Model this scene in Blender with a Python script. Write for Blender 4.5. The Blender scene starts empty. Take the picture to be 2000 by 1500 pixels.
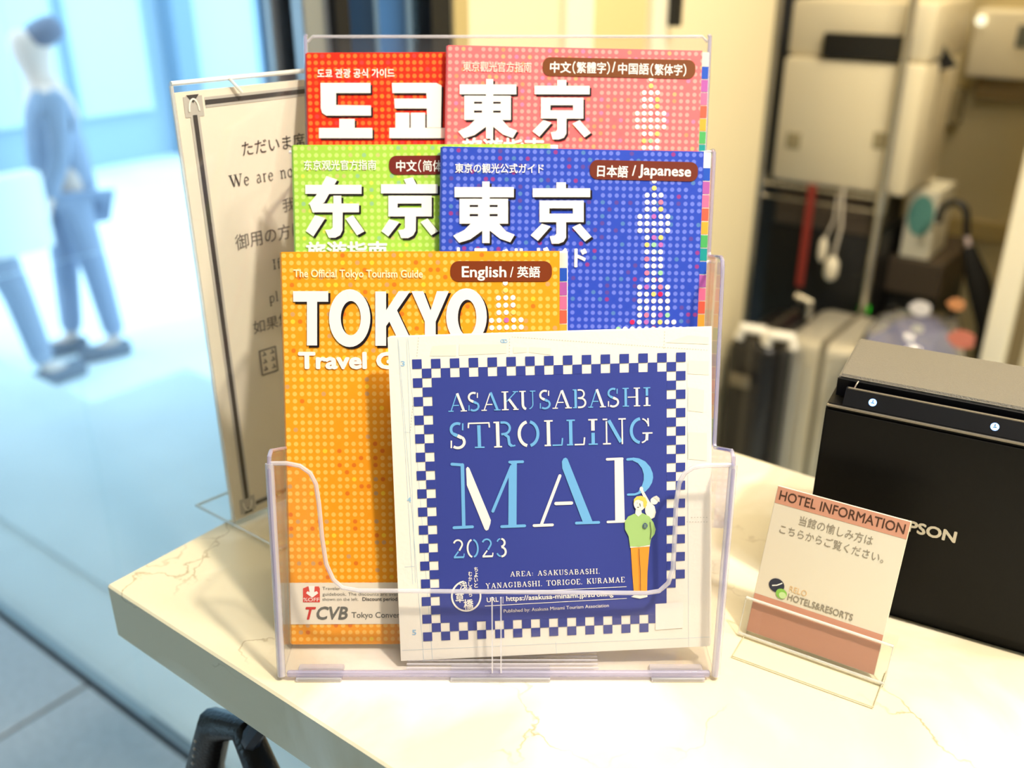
import bpy, bmesh, math, random
from mathutils import Vector, Matrix
random.seed(7)
S = bpy.context.scene
COL = S.collection
# ------------------------------------------------------------------ camera
F = 1857.0                                   # focal length in pixels of the 2000 px wide frame
PITCH = math.atan(850 / F)
CAMZ = 1.395
cam_d = bpy.data.cameras.new('camera'); cam = bpy.data.objects.new('camera', cam_d); COL.objects.link(cam)
cam.location = (0, 0, CAMZ); cam.rotation_euler = (math.pi / 2 - PITCH, 0, 0)
cam_d.sensor_width = 36; cam_d.lens = F / 2000 * 36
cam_d.clip_start = .01; cam_d.clip_end = 100
cam_d.dof.use_dof = True; cam_d.dof.focus_distance = .487; cam_d.dof.aperture_fstop = 5.0
cam_d.dof.aperture_blades = 9
S.camera = cam
# ------------------------------------------------------------------ world, light, exposure
S.view_settings.view_transform = 'Standard'; S.view_settings.look = 'None'
S.view_settings.exposure = -.04; S.view_settings.gamma = 1; S.view_settings.use_curve_mapping = False
S.cycles.max_bounces = 10; S.cycles.transparent_max_bounces = 48
S.cycles.caustics_reflective = False; S.cycles.caustics_refractive = False
S.cycles.sample_clamp_indirect = 6
w = bpy.data.worlds.new('sky'); S.world = w; w.use_nodes = True
bg = w.node_tree.nodes['Background']; bg.inputs[0].default_value = (.52, .81, 1, 1); bg.inputs[1].default_value = 4.2

def area(name, loc, size, power, col, aim=None, spread=math.pi, sy=None):
    d = bpy.data.lights.new(name, 'AREA'); d.energy = power; d.color = col; d.size = size
    if sy: d.shape = 'RECTANGLE'; d.size_y = sy
    else: d.shape = 'DISK'
    d.spread = spread
    o = bpy.data.objects.new(name, d); COL.objects.link(o); o.location = loc
    if aim: o.rotation_euler = (Vector(aim) - Vector(loc)).to_track_quat('-Z', 'Y').to_euler()
    return o
WARM = (1, .90, .745)
area('ceiling_downlight', (.62, -.05, 2.5), .10, 27, WARM, (.05, .45, 1.1))
area('soft_fill_light', (.5, .25, 2.55), 1.1, 22, (1, .91, .78), (.3, .3, 1.0))  # broad soft fill added overhead, no fixture modelled
area('sign_fill_light', (1.35, .25, 2.5), .22, 11, WARM, (-.1, .6, 1.15))  # added fill from the right, softens the shadow on the notice sheet
area('backroom_light', (.95, 1.35, 2.5), .5, 14, (1, .86, .62), (.75, 1.9, .9))
area('alcove_fill_light', (1.05, 2.05, 2.5), .4, 15, (1, .86, .60), (1.1, 2.3, .8))  # extra lamp added out of view to brighten the back wall
sd = bpy.data.lights.new('sun', 'SUN'); sd.energy = .7; sd.angle = .02; sd.color = (1, .97, .9)
so = bpy.data.objects.new('sun', sd); COL.objects.link(so); so.rotation_euler = (math.radians(35), math.radians(-38), 0)

# ------------------------------------------------------------------ photograph geometry helpers
cP, sP = math.cos(PITCH), math.sin(PITCH)
CAM = Vector((0, 0, CAMZ))
def ray(x, y):
    u = (x - 1000) / F; v = -(y - 750) / F
    return Vector((u, cP + v * sP, -sP + v * cP))
def at(x, y, z):
    r = ray(x, y); return CAM + r * ((z - CAMZ) / r.z)
TH = math.radians(37)
T = Vector((math.cos(TH), -math.sin(TH), 0)); N = Vector((math.sin(TH), math.cos(TH), 0)); Z = Vector((0, 0, 1))
C0 = Vector((-.242, .466, 0))
def W(t, n, z): return C0 + T * t + N * n + Z * z
def tz(x, y, n):
    r = ray(x, y); k = (n - (CAM - C0).dot(N)) / r.dot(N); p = CAM + r * k
    return (p - C0).dot(T), p.z

# ------------------------------------------------------------------ materials
def lin(c):
    return tuple((v / 255 / 12.92 if v / 255 <= .04045 else ((v / 255 + .055) / 1.055) ** 2.4) for v in c) + (1,)
MATS = {}
def mat(name, col, rough=.5, metal=0, spec=.5, bump=0, bscale=200, var=0, emit=0, coat=0):
    if name in MATS: return MATS[name]
    m = bpy.data.materials.new(name); m.use_nodes = True; nt = m.node_tree
    b = nt.nodes['Principled BSDF']
    c = lin(col) if max(col) > 1.0001 else tuple(col) + (1,)
    b.inputs['Base Color'].default_value = c
    b.inputs['Roughness'].default_value = rough; b.inputs['Metallic'].default_value = metal
    b.inputs['Specular IOR Level'].default_value = spec; b.inputs['Coat Weight'].default_value = coat
    if emit:
        b.inputs['Emission Color'].default_value = c; b.inputs['Emission Strength'].default_value = emit
    if bump or var:
        tc = nt.nodes.new('ShaderNodeTexCoord'); nz = nt.nodes.new('ShaderNodeTexNoise')
        nz.inputs['Scale'].default_value = bscale; nz.inputs['Detail'].default_value = 4
        nt.links.new(tc.outputs['Object'], nz.inputs['Vector'])
        if bump:
            bp = nt.nodes.new('ShaderNodeBump'); bp.inputs['Strength'].default_value = bump; bp.inputs['Distance'].default_value = .001
            nt.links.new(nz.outputs['Fac'], bp.inputs['Height']); nt.links.new(bp.outputs['Normal'], b.inputs['Normal'])
        if var:
            mx = nt.nodes.new('ShaderNodeMix'); mx.data_type = 'RGBA'
            mx.inputs[6].default_value = tuple(v * (1 - var) for v in c[:3]) + (1,)
            mx.inputs[7].default_value = tuple(min(1, v * (1 + var)) for v in c[:3]) + (1,)
            nt.links.new(nz.outputs['Fac'], mx.inputs[0]); nt.links.new(mx.outputs[2], b.inputs['Base Color'])
    MATS[name] = m; return m

def clear(name, tint=(.985, .98, .99), refl=1.0, rough=.03, milk=0.0, milkcol=(.9, .88, .95)):
    if name in MATS: return MATS[name]
    m = bpy.data.materials.new(name); m.use_nodes = True; nt = m.node_tree; nt.nodes.clear()
    out = nt.nodes.new('ShaderNodeOutputMaterial'); tr = nt.nodes.new('ShaderNodeBsdfTransparent'); tr.inputs[0].default_value = tint + (1,)
    gl = nt.nodes.new('ShaderNodeBsdfGlossy'); gl.inputs['Roughness'].default_value = rough
    fr = nt.nodes.new('ShaderNodeFresnel'); fr.inputs['IOR'].default_value = 1.46
    ge = nt.nodes.new('ShaderNodeNewGeometry'); io = nt.nodes.new('ShaderNodeMix'); io.data_type = 'FLOAT'
    io.inputs[2].default_value = 1.46; io.inputs[3].default_value = 1 / 1.46   # same reflectance from both sides of a thin sheet
    nt.links.new(ge.outputs['Backfacing'], io.inputs[0]); nt.links.new(io.outputs[0], fr.inputs['IOR'])
    ml = nt.nodes.new('ShaderNodeMath'); ml.operation = 'MULTIPLY'; ml.inputs[1].default_value = refl; ml.use_clamp = True
    nt.links.new(fr.outputs[0], ml.inputs[0])
    mx = nt.nodes.new('ShaderNodeMixShader'); nt.links.new(ml.outputs[0], mx.inputs[0]); nt.links.new(gl.outputs[0], mx.inputs[2])
    if milk:
        df = nt.nodes.new('ShaderNodeBsdfDiffuse'); df.inputs[0].default_value = milkcol + (1,)
        m2 = nt.nodes.new('ShaderNodeMixShader'); m2.inputs[0].default_value = milk
        nt.links.new(tr.outputs[0], m2.inputs[1]); nt.links.new(df.outputs[0], m2.inputs[2]); nt.links.new(m2.outputs[0], mx.inputs[1])
    else:
        nt.links.new(tr.outputs[0], mx.inputs[1])
    nt.links.new(mx.outputs[0], out.inputs[0]); MATS[name] = m; return m
ACR = clear('clear_polystyrene', (.985, .98, .99), .8, .04, .012)
RIM = clear('polystyrene_edge', (.93, .92, .96), 1.3, .12, .34, (.95, .93, .98))
RIML = clear('lavender_edge', (.78, .76, .90), 1.2, .1, .28, (.70, .68, .86))
ACRS = clear('clear_acrylic', (.985, .99, .985), .8, .03, .015)
ACRB = clear('thin_clear_base', (.995, .995, .99), .3, .03)
EDG = clear('acrylic_cut_edge', (.9, .92, .9), 1.5, .1, .5, (1, .98, .92))

def dots_mat(name, base, dot, odd, pitch=.0038, rad=.31):
    m = bpy.data.materials.new(name); m.use_nodes = True; nt = m.node_tree; L = nt.links.new; b = nt.nodes['Principled BSDF']
    b.inputs['Roughness'].default_value = .38; b.inputs['Specular IOR Level'].default_value = .35
    uv = nt.nodes.new('ShaderNodeUVMap')
    sc = nt.nodes.new('ShaderNodeVectorMath'); sc.operation = 'SCALE'; sc.inputs['Scale'].default_value = 1 / pitch; L(uv.outputs[0], sc.inputs[0])
    fl = nt.nodes.new('ShaderNodeVectorMath'); fl.operation = 'FLOOR'; L(sc.outputs[0], fl.inputs[0])
    fc = nt.nodes.new('ShaderNodeVectorMath'); fc.operation = 'SUBTRACT'; L(sc.outputs[0], fc.inputs[0]); L(fl.outputs[0], fc.inputs[1])
    ds = nt.nodes.new('ShaderNodeVectorMath'); ds.operation = 'DISTANCE'; L(fc.outputs[0], ds.inputs[0]); ds.inputs[1].default_value = (.5, .5, 0)
    ms = nt.nodes.new('ShaderNodeMapRange'); ms.inputs['From Min'].default_value = rad + .05; ms.inputs['From Max'].default_value = rad - .05
    L(ds.outputs['Value'], ms.inputs['Value'])
    wn = nt.nodes.new('ShaderNodeTexWhiteNoise'); wn.noise_dimensions = '2D'; L(fl.outputs[0], wn.inputs['Vector'])
    rp = nt.nodes.new('ShaderNodeValToRGB'); rp.color_ramp.interpolation = 'CONSTANT'; cr = rp.color_ramp
    cr.elements[0].position = 0; cr.elements[0].color = lin(dot); cr.elements[1].position = .80; cr.elements[1].color = lin(odd[0])
    for p, c in zip((.86, .91, .95), (odd[1], odd[2], base)):
        e = cr.elements.new(p); e.color = lin(c)
    L(wn.outputs['Value'], rp.inputs[0])
    mx = nt.nodes.new('ShaderNodeMix'); mx.data_type = 'RGBA'; mx.inputs[6].default_value = lin(base); L(ms.outputs[0], mx.inputs[0]); L(rp.outputs[0], mx.inputs[7])
    L(mx.outputs[2], b.inputs['Base Color']); return m

def marble():
    m = bpy.data.materials.new('cream_marble'); m.use_nodes = True; nt = m.node_tree; L = nt.links.new; b = nt.nodes['Principled BSDF']
    b.inputs['Roughness'].default_value = .22; b.inputs['Specular IOR Level'].default_value = .4
    tc = nt.nodes.new('ShaderNodeTexCoord')
    n1 = nt.nodes.new('ShaderNodeTexNoise'); n1.inputs['Scale'].default_value = 7; n1.inputs['Detail'].default_value = 5; n1.inputs['Distortion'].default_value = .8
    L(tc.outputs['Object'], n1.inputs['Vector'])
    r1 = nt.nodes.new('ShaderNodeValToRGB'); r1.color_ramp.elements[0].position = .40; r1.color_ramp.elements[0].color = lin((224, 212, 180))
    r1.color_ramp.elements[1].position = .62; r1.color_ramp.elements[1].color = lin((250, 244, 226)); L(n1.outputs[0], r1.inputs[0])
    n2 = nt.nodes.new('ShaderNodeTexNoise'); n2.inputs['Scale'].default_value = 9; n2.inputs['Detail'].default_value = 6
    L(tc.outputs['Object'], n2.inputs['Vector'])
    ad = nt.nodes.new('ShaderNodeMix'); ad.data_type = 'RGBA'; ad.blend_type = 'LINEAR_LIGHT'; ad.inputs[0].default_value = .12
    L(tc.outputs['Object'], ad.inputs[6]); L(n2.outputs['Color'], ad.inputs[7])
    vo = nt.nodes.new('ShaderNodeTexVoronoi'); vo.feature = 'DISTANCE_TO_EDGE'; vo.inputs['Scale'].default_value = 9; L(ad.outputs[2], vo.inputs['Vector'])
    mr = nt.nodes.new('ShaderNodeMapRange'); mr.inputs['From Min'].default_value = .012; mr.inputs['From Max'].default_value = 0; L(vo.outputs['Distance'], mr.inputs['Value'])
    n3 = nt.nodes.new('ShaderNodeTexNoise'); n3.inputs['Scale'].default_value = 16; L(tc.outputs['Object'], n3.inputs['Vector'])
    m3 = nt.nodes.new('ShaderNodeMapRange'); m3.inputs['From Min'].default_value = .5; m3.inputs['From Max'].default_value = .66; L(n3.outputs[0], m3.inputs['Value'])
    ml = nt.nodes.new('ShaderNodeMath'); ml.operation = 'MULTIPLY'; L(mr.outputs[0], ml.inputs[0]); L(m3.outputs[0], ml.inputs[1])
    mx = nt.nodes.new('ShaderNodeMix'); mx.data_type = 'RGBA'; mx.inputs[7].default_value = lin((172, 152, 118)); L(ml.outputs[0], mx.inputs[0]); L(r1.outputs[0], mx.inputs[6])
    L(mx.outputs[2], b.inputs['Base Color']); return m

# ------------------------------------------------------------------ mesh helpers
class MB:
    def __init__(s): s.v = []; s.f = []; s.m = []; s.mats = []; s.uv = {}
    def mi(s, m):
        if m not in s.mats: s.mats.append(m)
        return s.mats.index(m)
    def poly(s, pts, m):
        i = len(s.v); s.v += [Vector(p) for p in pts]; s.f.append(tuple(range(i, i + len(pts)))); s.m.append(s.mi(m)); return s
    def raw(s, vs, fs, m):
        i = len(s.v); s.v += [Vector(p) for p in vs]; k = s.mi(m)
        for f in fs: s.f.append(tuple(a + i for a in f)); s.m.append(k)
        return s
    def box(s, o, a, b, c, m, bev=0, seg=2):
        """corner o, edge vectors a, b, c"""
        o, a, b, c = map(Vector, (o, a, b, c))
        bm = bmesh.new()
        vs = [bm.verts.new(o + a * i + b * j + c * k) for k in (0, 1) for j in (0, 1) for i in (0, 1)]
        for q in ((0, 2, 3, 1), (4, 5, 7, 6), (0, 1, 5, 4), (2, 6, 7, 3), (0, 4, 6, 2), (1, 3, 7, 5)): bm.faces.new([vs[i] for i in q])
        if bev: bmesh.ops.bevel(bm, geom=bm.edges[:], offset=bev, segments=seg, affect='EDGES', profile=.5)
        bmesh.ops.recalc_face_normals(bm, faces=bm.faces)
        bm.verts.index_update(); s.raw([v.co.copy() for v in bm.verts], [[v.index for v in f.verts] for f in bm.faces], m); bm.free(); return s
    def prism(s, pts, d, m, bev=0, seg=2):
        bm = bmesh.new(); d = Vector(d)
        f = bm.faces.new([bm.verts.new(Vector(p)) for p in pts])
        r = bmesh.ops.extrude_face_region(bm, geom=[f]); 
        bmesh.ops.translate(bm, verts=[g for g in r['geom'] if isinstance(g, bmesh.types.BMVert)], vec=d)
        bmesh.ops.recalc_face_normals(bm, faces=bm.faces)
        if bev: bmesh.ops.bevel(bm, geom=bm.edges[:], offset=bev, segments=seg, affect='EDGES')
        bm.verts.index_update(); s.raw([v.co.copy() for v in bm.verts], [[v.index for v in f.verts] for f in bm.faces], m); bm.free(); return s
    def tube(s, pts, r, m, n=8, closed=False):
        pts = [Vector(p) for p in pts]; rs = r if isinstance(r, (list, tuple)) else [r] * len(pts)
        k = len(pts); rings = []; up = None
        for i, p in enumerate(pts):
            a = pts[i - 1] if (i or closed) else p; b = pts[(i + 1) % k] if (i < k - 1 or closed) else p
            d = (b - a).normalized()
            if up is None: up = d.orthogonal().normalized()
            up = (up - d * up.dot(d)); up = up.normalized() if up.length > 1e-6 else d.orthogonal().normalized()
            sd = d.cross(up); rings.append([p + (up * math.cos(2 * math.pi * j / n) + sd * math.sin(2 * math.pi * j / n)) * rs[i] for j in range(n)])
        vs = [v for q in rings for v in q]; fs = []
        for i in range(k if closed else k - 1):
            for j in range(n):
                i2 = (i + 1) % k; fs.append((i * n + j, i * n + (j + 1) % n, i2 * n + (j + 1) % n, i2 * n + j))
        if not closed: fs += [tuple(range(n))[::-1], tuple(range((k - 1) * n, k * n))]
        return s.raw(vs, fs, m)
    def lathe(s, o, ax, prof, m, n=24):
        ax = Vector(ax).normalized(); u = ax.orthogonal().normalized(); v = ax.cross(u); vs = []; fs = []
        for r, h in prof:
            vs += [Vector(o) + ax * h + (u * math.cos(2 * math.pi * j / n) + v * math.sin(2 * math.pi * j / n)) * r for j in range(n)]
        for i in range(len(prof) - 1):
            for j in range(n): fs.append((i * n + j, i * n + (j + 1) % n, (i + 1) * n + (j + 1) % n, (i + 1) * n + j))
        fs += [tuple(range(n))[::-1], tuple(range((len(prof) - 1) * n, len(prof) * n))]
        return s.raw(vs, fs, m)
    def build(s, name, parent=None, smooth=False):
        me = bpy.data.meshes.new(name)
        off = wloc(parent) if parent else Vector((0, 0, 0))
        me.from_pydata([v - off for v in s.v], [], s.f)
        for m in s.mats: me.materials.append(m)
        me.polygons.foreach_set('material_index', s.m)
        if smooth:
            me.polygons.foreach_set('use_smooth', [True] * len(me.polygons)); me.set_sharp_from_angle(angle=math.radians(38))
        me.update()
        o = bpy.data.objects.new(name, me); COL.objects.link(o)
        if parent: o.parent = parent
        return o
def wloc(o):
    v = Vector((0, 0, 0))
    while o: v += o.location; o = o.parent
    return v
def tag(o, label=None, cat=None, group=None, kind=None):
    if label: o['label'] = label
    if cat: o['category'] = cat
    if group: o['group'] = group
    if kind: o['kind'] = kind
    return o
def thing(name, loc, label, cat, group=None):
    o = bpy.data.objects.new(name, None); COL.objects.link(o); o.location = loc; o.empty_display_size = .05
    return tag(o, label, cat, group)
def struct(o): o['kind'] = 'structure'; return o

# flat printed surface: a local frame on a plane; px() turns a photo pixel into local (u, v)
class Surf:
    def __init__(s, o, u, v):
        s.o = Vector(o); s.u = Vector(u).normalized(); s.v = Vector(v).normalized(); s.n = s.u.cross(s.v).normalized()
    def px(s, x, y):
        r = ray(x, y); k = (s.o - CAM).dot(s.n) / r.dot(s.n); d = CAM + r * k - s.o
        return d.dot(s.u), d.dot(s.v)
    def p(s, u, v, h=0): return s.o + s.u * u + s.v * v + s.n * h
LV = .00011
def pl(mb, sf, pts, m, lev=1):
    """local polygon printed on surface"""
    a = sum(pts[i][0] * pts[(i + 1) % len(pts)][1] - pts[(i + 1) % len(pts)][0] * pts[i][1] for i in range(len(pts)))
    if a < 0: pts = pts[::-1]
    mb.k = getattr(mb, 'k', 0) + 1                 # successive inks lie a hair above each other
    h = lev * LV + (mb.k % 32) * 3e-6
    mb.poly([sf.p(u, v, h) for u, v in pts], m)
def ppx(mb, sf, pts, m, lev=1, f=None):
    if f: pts = [f(*p) for p in pts]
    pl(mb, sf, [sf.px(*p) for p in pts], m, lev)
def ell(cx, cy, rx, ry, n=28, a0=0, a1=360): return [(cx + rx * math.cos(math.radians(a0 + (a1 - a0) * i / n)), cy + ry * math.sin(math.radians(a0 + (a1 - a0) * i / n))) for i in range(n + (a1 - a0 < 360))]
def ring(mb, sf, c, r0, r1, m, lev, n=32):
    """band between two ellipses given as local point lists"""
    k = len(r0)
    for i in range(k): pl(mb, sf, [r0[i], r0[(i + 1) % k], r1[(i + 1) % k], r1[i]], m, lev)
def stroke(mb, sf, pts, wd, m, lev=1, cap=False):
    for i in range(len(pts) - 1):
        (x0, y0), (x1, y1) = pts[i], pts[i + 1]; d = math.hypot(x1 - x0, y1 - y0)
        if d < 1e-9: continue
        nx, ny = -(y1 - y0) / d * wd / 2, (x1 - x0) / d * wd / 2
        pl(mb, sf, [(x0 + nx, y0 + ny), (x0 - nx, y0 - ny), (x1 - nx, y1 - ny), (x1 + nx, y1 + ny)], m, lev)
    for i in range(0 if cap else 1, len(pts) - (0 if cap else 1)): pl(mb, sf, ell(pts[i][0], pts[i][1], wd / 2, wd / 2, 12), m, lev)
TXT = {}
def glyphs(body, off=0):
    k = (body, off)
    if k in TXT: return TXT[k]
    c = bpy.data.curves.new('t', 'FONT'); c.body = body; c.size = 1; c.resolution_u = 3; c.dimensions = '2D'; c.fill_mode = 'BOTH'
    o = bpy.data.objects.new('t', c); COL.objects.link(o)
    dg = bpy.context.evaluated_depsgraph_get(); me = bpy.data.meshes.new_from_object(o.evaluated_get(dg))
    vs = [(v.co.x, v.co.y) for v in me.vertices]; fs = [tuple(p.vertices) for p in me.polygons]
    bpy.data.objects.remove(o); bpy.data.curves.remove(c); bpy.data.meshes.remove(me)
    if off:                                          # heavier weight: the outline laid down again all round
        n = 8; b0, f0 = vs, fs; vs = list(b0); fs = list(f0)
        for i in range(n):
            dx, dy = off * math.cos(2 * math.pi * i / n), off * math.sin(2 * math.pi * i / n); k0 = len(vs)
            vs += [(x + dx, y + dy) for x, y in b0]; fs += [tuple(q + k0 for q in f) for f in f0]
    TXT[k] = (vs, fs); return TXT[k]
def text(mb, sf, body, L, R, h, m, lev=1, off=0, dsc=0, shear=0, px=True):
    """body set between baseline points L and R, h = height of the ink above the baseline (pixels of the photo, or metres when px=False)"""
    vs, fs = glyphs(body, off)
    if not vs: return
    if px:
        l = sf.px(*L); r = sf.px(*R); t = sf.px((L[0] + R[0]) / 2, (L[1] + R[1]) / 2 - h); b = sf.px((L[0] + R[0]) / 2, (L[1] + R[1]) / 2)
        hh = math.hypot(t[0] - b[0], t[1] - b[1])
    else: l, r, hh = L, R, h
    x0 = min(v[0] for v in vs); x1 = max(v[0] for v in vs); y1 = max(v[1] for v in vs); y0 = min(v[1] for v in vs) if dsc else 0
    dx, dy = (r[0] - l[0]), (r[1] - l[1]); ln = math.hypot(dx, dy); ex = (dx / ln, dy / ln); ey = (-ex[1], ex[0])
    sx = ln / (x1 - x0); sy = hh / (y1 - y0)
    q = []; nb = len(vs) // 9 if off else len(vs) + 1
    for ii, (x, y) in enumerate(vs):
        a = (x - x0) * sx; b = (y - y0) * sy; a += shear * b
        q.append(sf.p(l[0] + ex[0] * a + ey[0] * b, l[1] + ex[1] * a + ey[1] * b, lev * LV + (ii // nb) * 4e-6))
    k = mb.mi(m); i0 = len(mb.v); mb.v += q
    for f in fs:
        if len(f) >= 3:
            a, b, c = q[f[0]], q[f[1]], q[f[2]]
            if (b - a).cross(c - a).dot(sf.n) < 0: f = f[::-1]
        mb.f.append(tuple(i + i0 for i in f)); mb.m.append(k)

# ------------------------------------------------------------------ shell of the room
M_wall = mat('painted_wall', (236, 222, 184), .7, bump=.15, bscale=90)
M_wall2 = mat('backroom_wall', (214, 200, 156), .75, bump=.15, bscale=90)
M_ceil = mat('ceiling_paint', (238, 234, 224), .8)
M_dark = mat('dark_bronze_frame', (22, 22, 24), .35, .3)
M_steel = mat('brushed_steel_frame', (170, 178, 188), .3, .8)
M_trim = mat('cream_trim', (250, 240, 212), .45)
GP = .488; TP = -.333
def slab(name, t0, t1, n0, n1, z0, z1, m, bev=0, parent=None):
    return MB().box(W(t0, n0, z0), T * (t1 - t0), N * (n1 - n0), Z * (z1 - z0), m, bev).build(name, parent)
M_tile = mat('slate_floor_tile', (176, 184, 192), .35, bump=.2, bscale=60, var=.22)
M_grout = mat('floor_grout', (58, 66, 76), .9)
fl = struct(slab('floor', -4, 3.6, -3.2, GP + .02, -.05, -.006, M_grout))
tile_me = MB().box(Vector((0, 0, -.006)), T * .592, N * .592, Z * .006, M_tile, .002, 1).build('floor_tile', fl)
tile_me.location = W(-1.158, GP - .008 - .6, 0)
cells = [(i, j) for i in range(-3, 4) for j in range(0, 4) if (i, j) != (0, 0)]
for i, j in cells:
    c = tile_me.copy(); COL.objects.link(c); c.parent = fl; c.location = W(-1.158 + i * .6, GP - .008 - .6 - j * .6, 0)
struct(slab('floor_backroom', TP - .07, 3.6, GP + .02, 2.6, -.05, 0, mat('backroom_floor', (214, 226, 232), .5, var=.06, bscale=8)))
struct(slab('ceiling', -4, 3.6, -3.2, 2.6, 2.62, 2.72, M_ceil))
M_lob = mat('lobby_wall', (170, 168, 160), .8)
struct(slab('wall_front', -2.0, 3.6, -3.3, -3.2, 0, 2.62, M_lob))
struct(slab('wall_right', 3.6, 3.7, -3.2, 2.6, 0, 2.62, M_lob))
M_glass = clear('shop_window_glass', (.98, .995, 1), .55, .01)
w3 = struct(slab('window_3', -4.0, -2.0, -3.26, -3.2, 0, .08, M_steel)); slab('glass_pane', -4.0, -2.0, -3.24, -3.23, .08, 2.62, M_glass, parent=w3)
struct(slab('wall_left', -4.1, -4, -3.2, GP, 0, 2.62, M_lob))
# glass wall with its thin joint and the steel post at its end
M_glass = clear('shop_window_glass', (.98, .995, 1), .55, .01)
gw = struct(MB().box(W(TP - .03, GP + .006, 0), T * .02, N * .04, Z * 2.62, M_steel, .002).box(W(TP - .075, GP + .006, 0), T * .015, N * .05, Z * 2.62, M_steel, .002)
            .box(W(TP - .100, GP + .02, 0), T * .012, N * .03, Z * 2.62, mat('blue_anodised_frame', (96, 126, 160), .3, .5), .002).build('window_1'))
for a, b in ((-4, -.974), (-.970, TP - .09)):
    slab('glass_pane', a, b, GP, GP + .01, .006, 2.62, M_glass, parent=gw)
slab('bottom_rail', -4, TP, GP - .004, GP + .014, 0, .006, mat('rail_grey', (160, 180, 194), .6), .001, gw)
# side wall: dark framed glazing first, then painted panels
B = MB()
for n0, n1, m in ((.530, .552, M_dark), (.640, .652, mat('blue_anodised_frame', 0)), (.684, .722, M_dark)):
    B.box(W(TP - .05, n0, 0), T * .05, N * (n1 - n0), Z * 2.62, m, .002)
B.box(W(TP - .05, .53, 2.4), T * .05, N * .19, Z * .22, M_dark)
w2 = struct(B.build('window_2'))
slab('glass_pane', TP - .03, TP - .022, .552, .684, 0, 2.4, M_glass, parent=w2)
slab('mullion', TP - .045, TP, .588, .596, 0, 2.4, mat('blue_anodised_frame', 0), .001, w2)
struct(MB().box(W(TP - .1, .722, 0), T * .1, N * 1.0, Z * 2.62, M_wall, .003).build('wall_side'))
struct(MB().box(W(TP, .722, 0), T * .004, N * .028, Z * 2.62, mat('ochre_edge_trim', (186, 166, 112), .5), .001).build('trim_1'))
struct(MB().box(W(TP, .958, 0), T * .012, N * .07, Z * 2.62, M_trim, .002).build('trim_2'))
struct(MB().box(W(TP, 1.03, 0), T * .007, N * .16, Z * 2.62, mat('yellow_door_leaf', (226, 204, 146), .5), .001).build('trim_3'))
struct(MB().box(W(TP, 1.20, 0), T * .014, N * .05, Z * 2.62, M_trim, .002).build('trim_4'))
hg = MB().box(W(TP + .014, 1.245, 1.28), T * .02, N * .014, Z * .12, M_dark, .002).build('door_hinge')
tag(hg, 'dark metal hinge on the cream side wall above the pink magazine', 'hinge')
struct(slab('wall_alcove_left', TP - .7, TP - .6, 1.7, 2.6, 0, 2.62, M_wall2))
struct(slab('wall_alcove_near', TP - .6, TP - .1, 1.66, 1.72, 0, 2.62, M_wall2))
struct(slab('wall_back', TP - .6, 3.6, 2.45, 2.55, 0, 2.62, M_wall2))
tj = .150
struct(MB().box(W(tj, 1.84, 0), T * .045, N * .14, Z * 2.1, M_trim, .004).build('door_1'))
struct(slab('wall_partition', tj + .07, 3.6, 1.90, 2.0, 0, 2.62, M_wall))
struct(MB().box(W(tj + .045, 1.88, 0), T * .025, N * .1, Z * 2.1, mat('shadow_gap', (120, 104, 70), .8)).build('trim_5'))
struct(slab('wall_lintel', TP, tj + .07, 1.90, 2.0, 2.1, 2.62, M_wall))
struct(MB().box(W(.2, 2.44, .70), T * -.35, N * .01, Z * .05, mat('ochre_edge_trim', 0), .002).build('baseboard_back'))

# ------------------------------------------------------------------ street outside
GZ = -.6
M_pave = mat('pale_paving', (232, 240, 244), .6, var=.12, bscale=2.5)
struct(MB().box(W(-14, GP + .02, GZ - .1), T * (13.5 + TP), N * 14, Z * .1, M_pave).box(W(-14, GP + .02, GZ), T * (13.6), N * .74, Z * (.585), M_pave).build('ground_street'))
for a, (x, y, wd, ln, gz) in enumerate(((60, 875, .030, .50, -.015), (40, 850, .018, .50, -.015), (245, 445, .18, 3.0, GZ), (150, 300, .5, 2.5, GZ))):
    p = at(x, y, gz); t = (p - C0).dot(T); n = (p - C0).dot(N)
    struct(MB().box(W(t, n, gz), T * wd, N * ln, Z * .004, mat('light_streak_white', (250, 250, 250), .6)).build('light_streak'))  # bright light streaks on the ground, put in as white strips
bld = thing('building', W(-6.5, 3, GZ), 'pale blue grey building across the street seen through the glass', 'building')
M_fac = mat('pale_facade', (150, 172, 190), .7, var=.08, bscale=1)
MB().box(W(-9, 1, GZ), T * .4, N * 13, Z * 7, M_fac).build('facade', bld)
MB().box(W(-9, 14, GZ), T * 9, N * .4, Z * 7, M_fac).build('facade', bld)
for i in range(5):
    n0 = 1.6 + i * 2.3
    f = MB().box(W(-8.6, n0, GZ + .5), T * .08, N * 1.7, Z * 2.0, mat('shop_panel', (186, 204, 214), .25)).build('shop_window', bld)
    MB().box(W(-8.55, n0 + .8, GZ + .5), T * .06, N * .1, Z * 2.0, mat('blue_grey_column', (120, 146, 168), .5)).build('mullion', f)
    MB().box(W(-8.6, n0 - .35, GZ), T * .25, N * .25, Z * 3, mat('blue_grey_column', 0)).build('column', bld)

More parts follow.
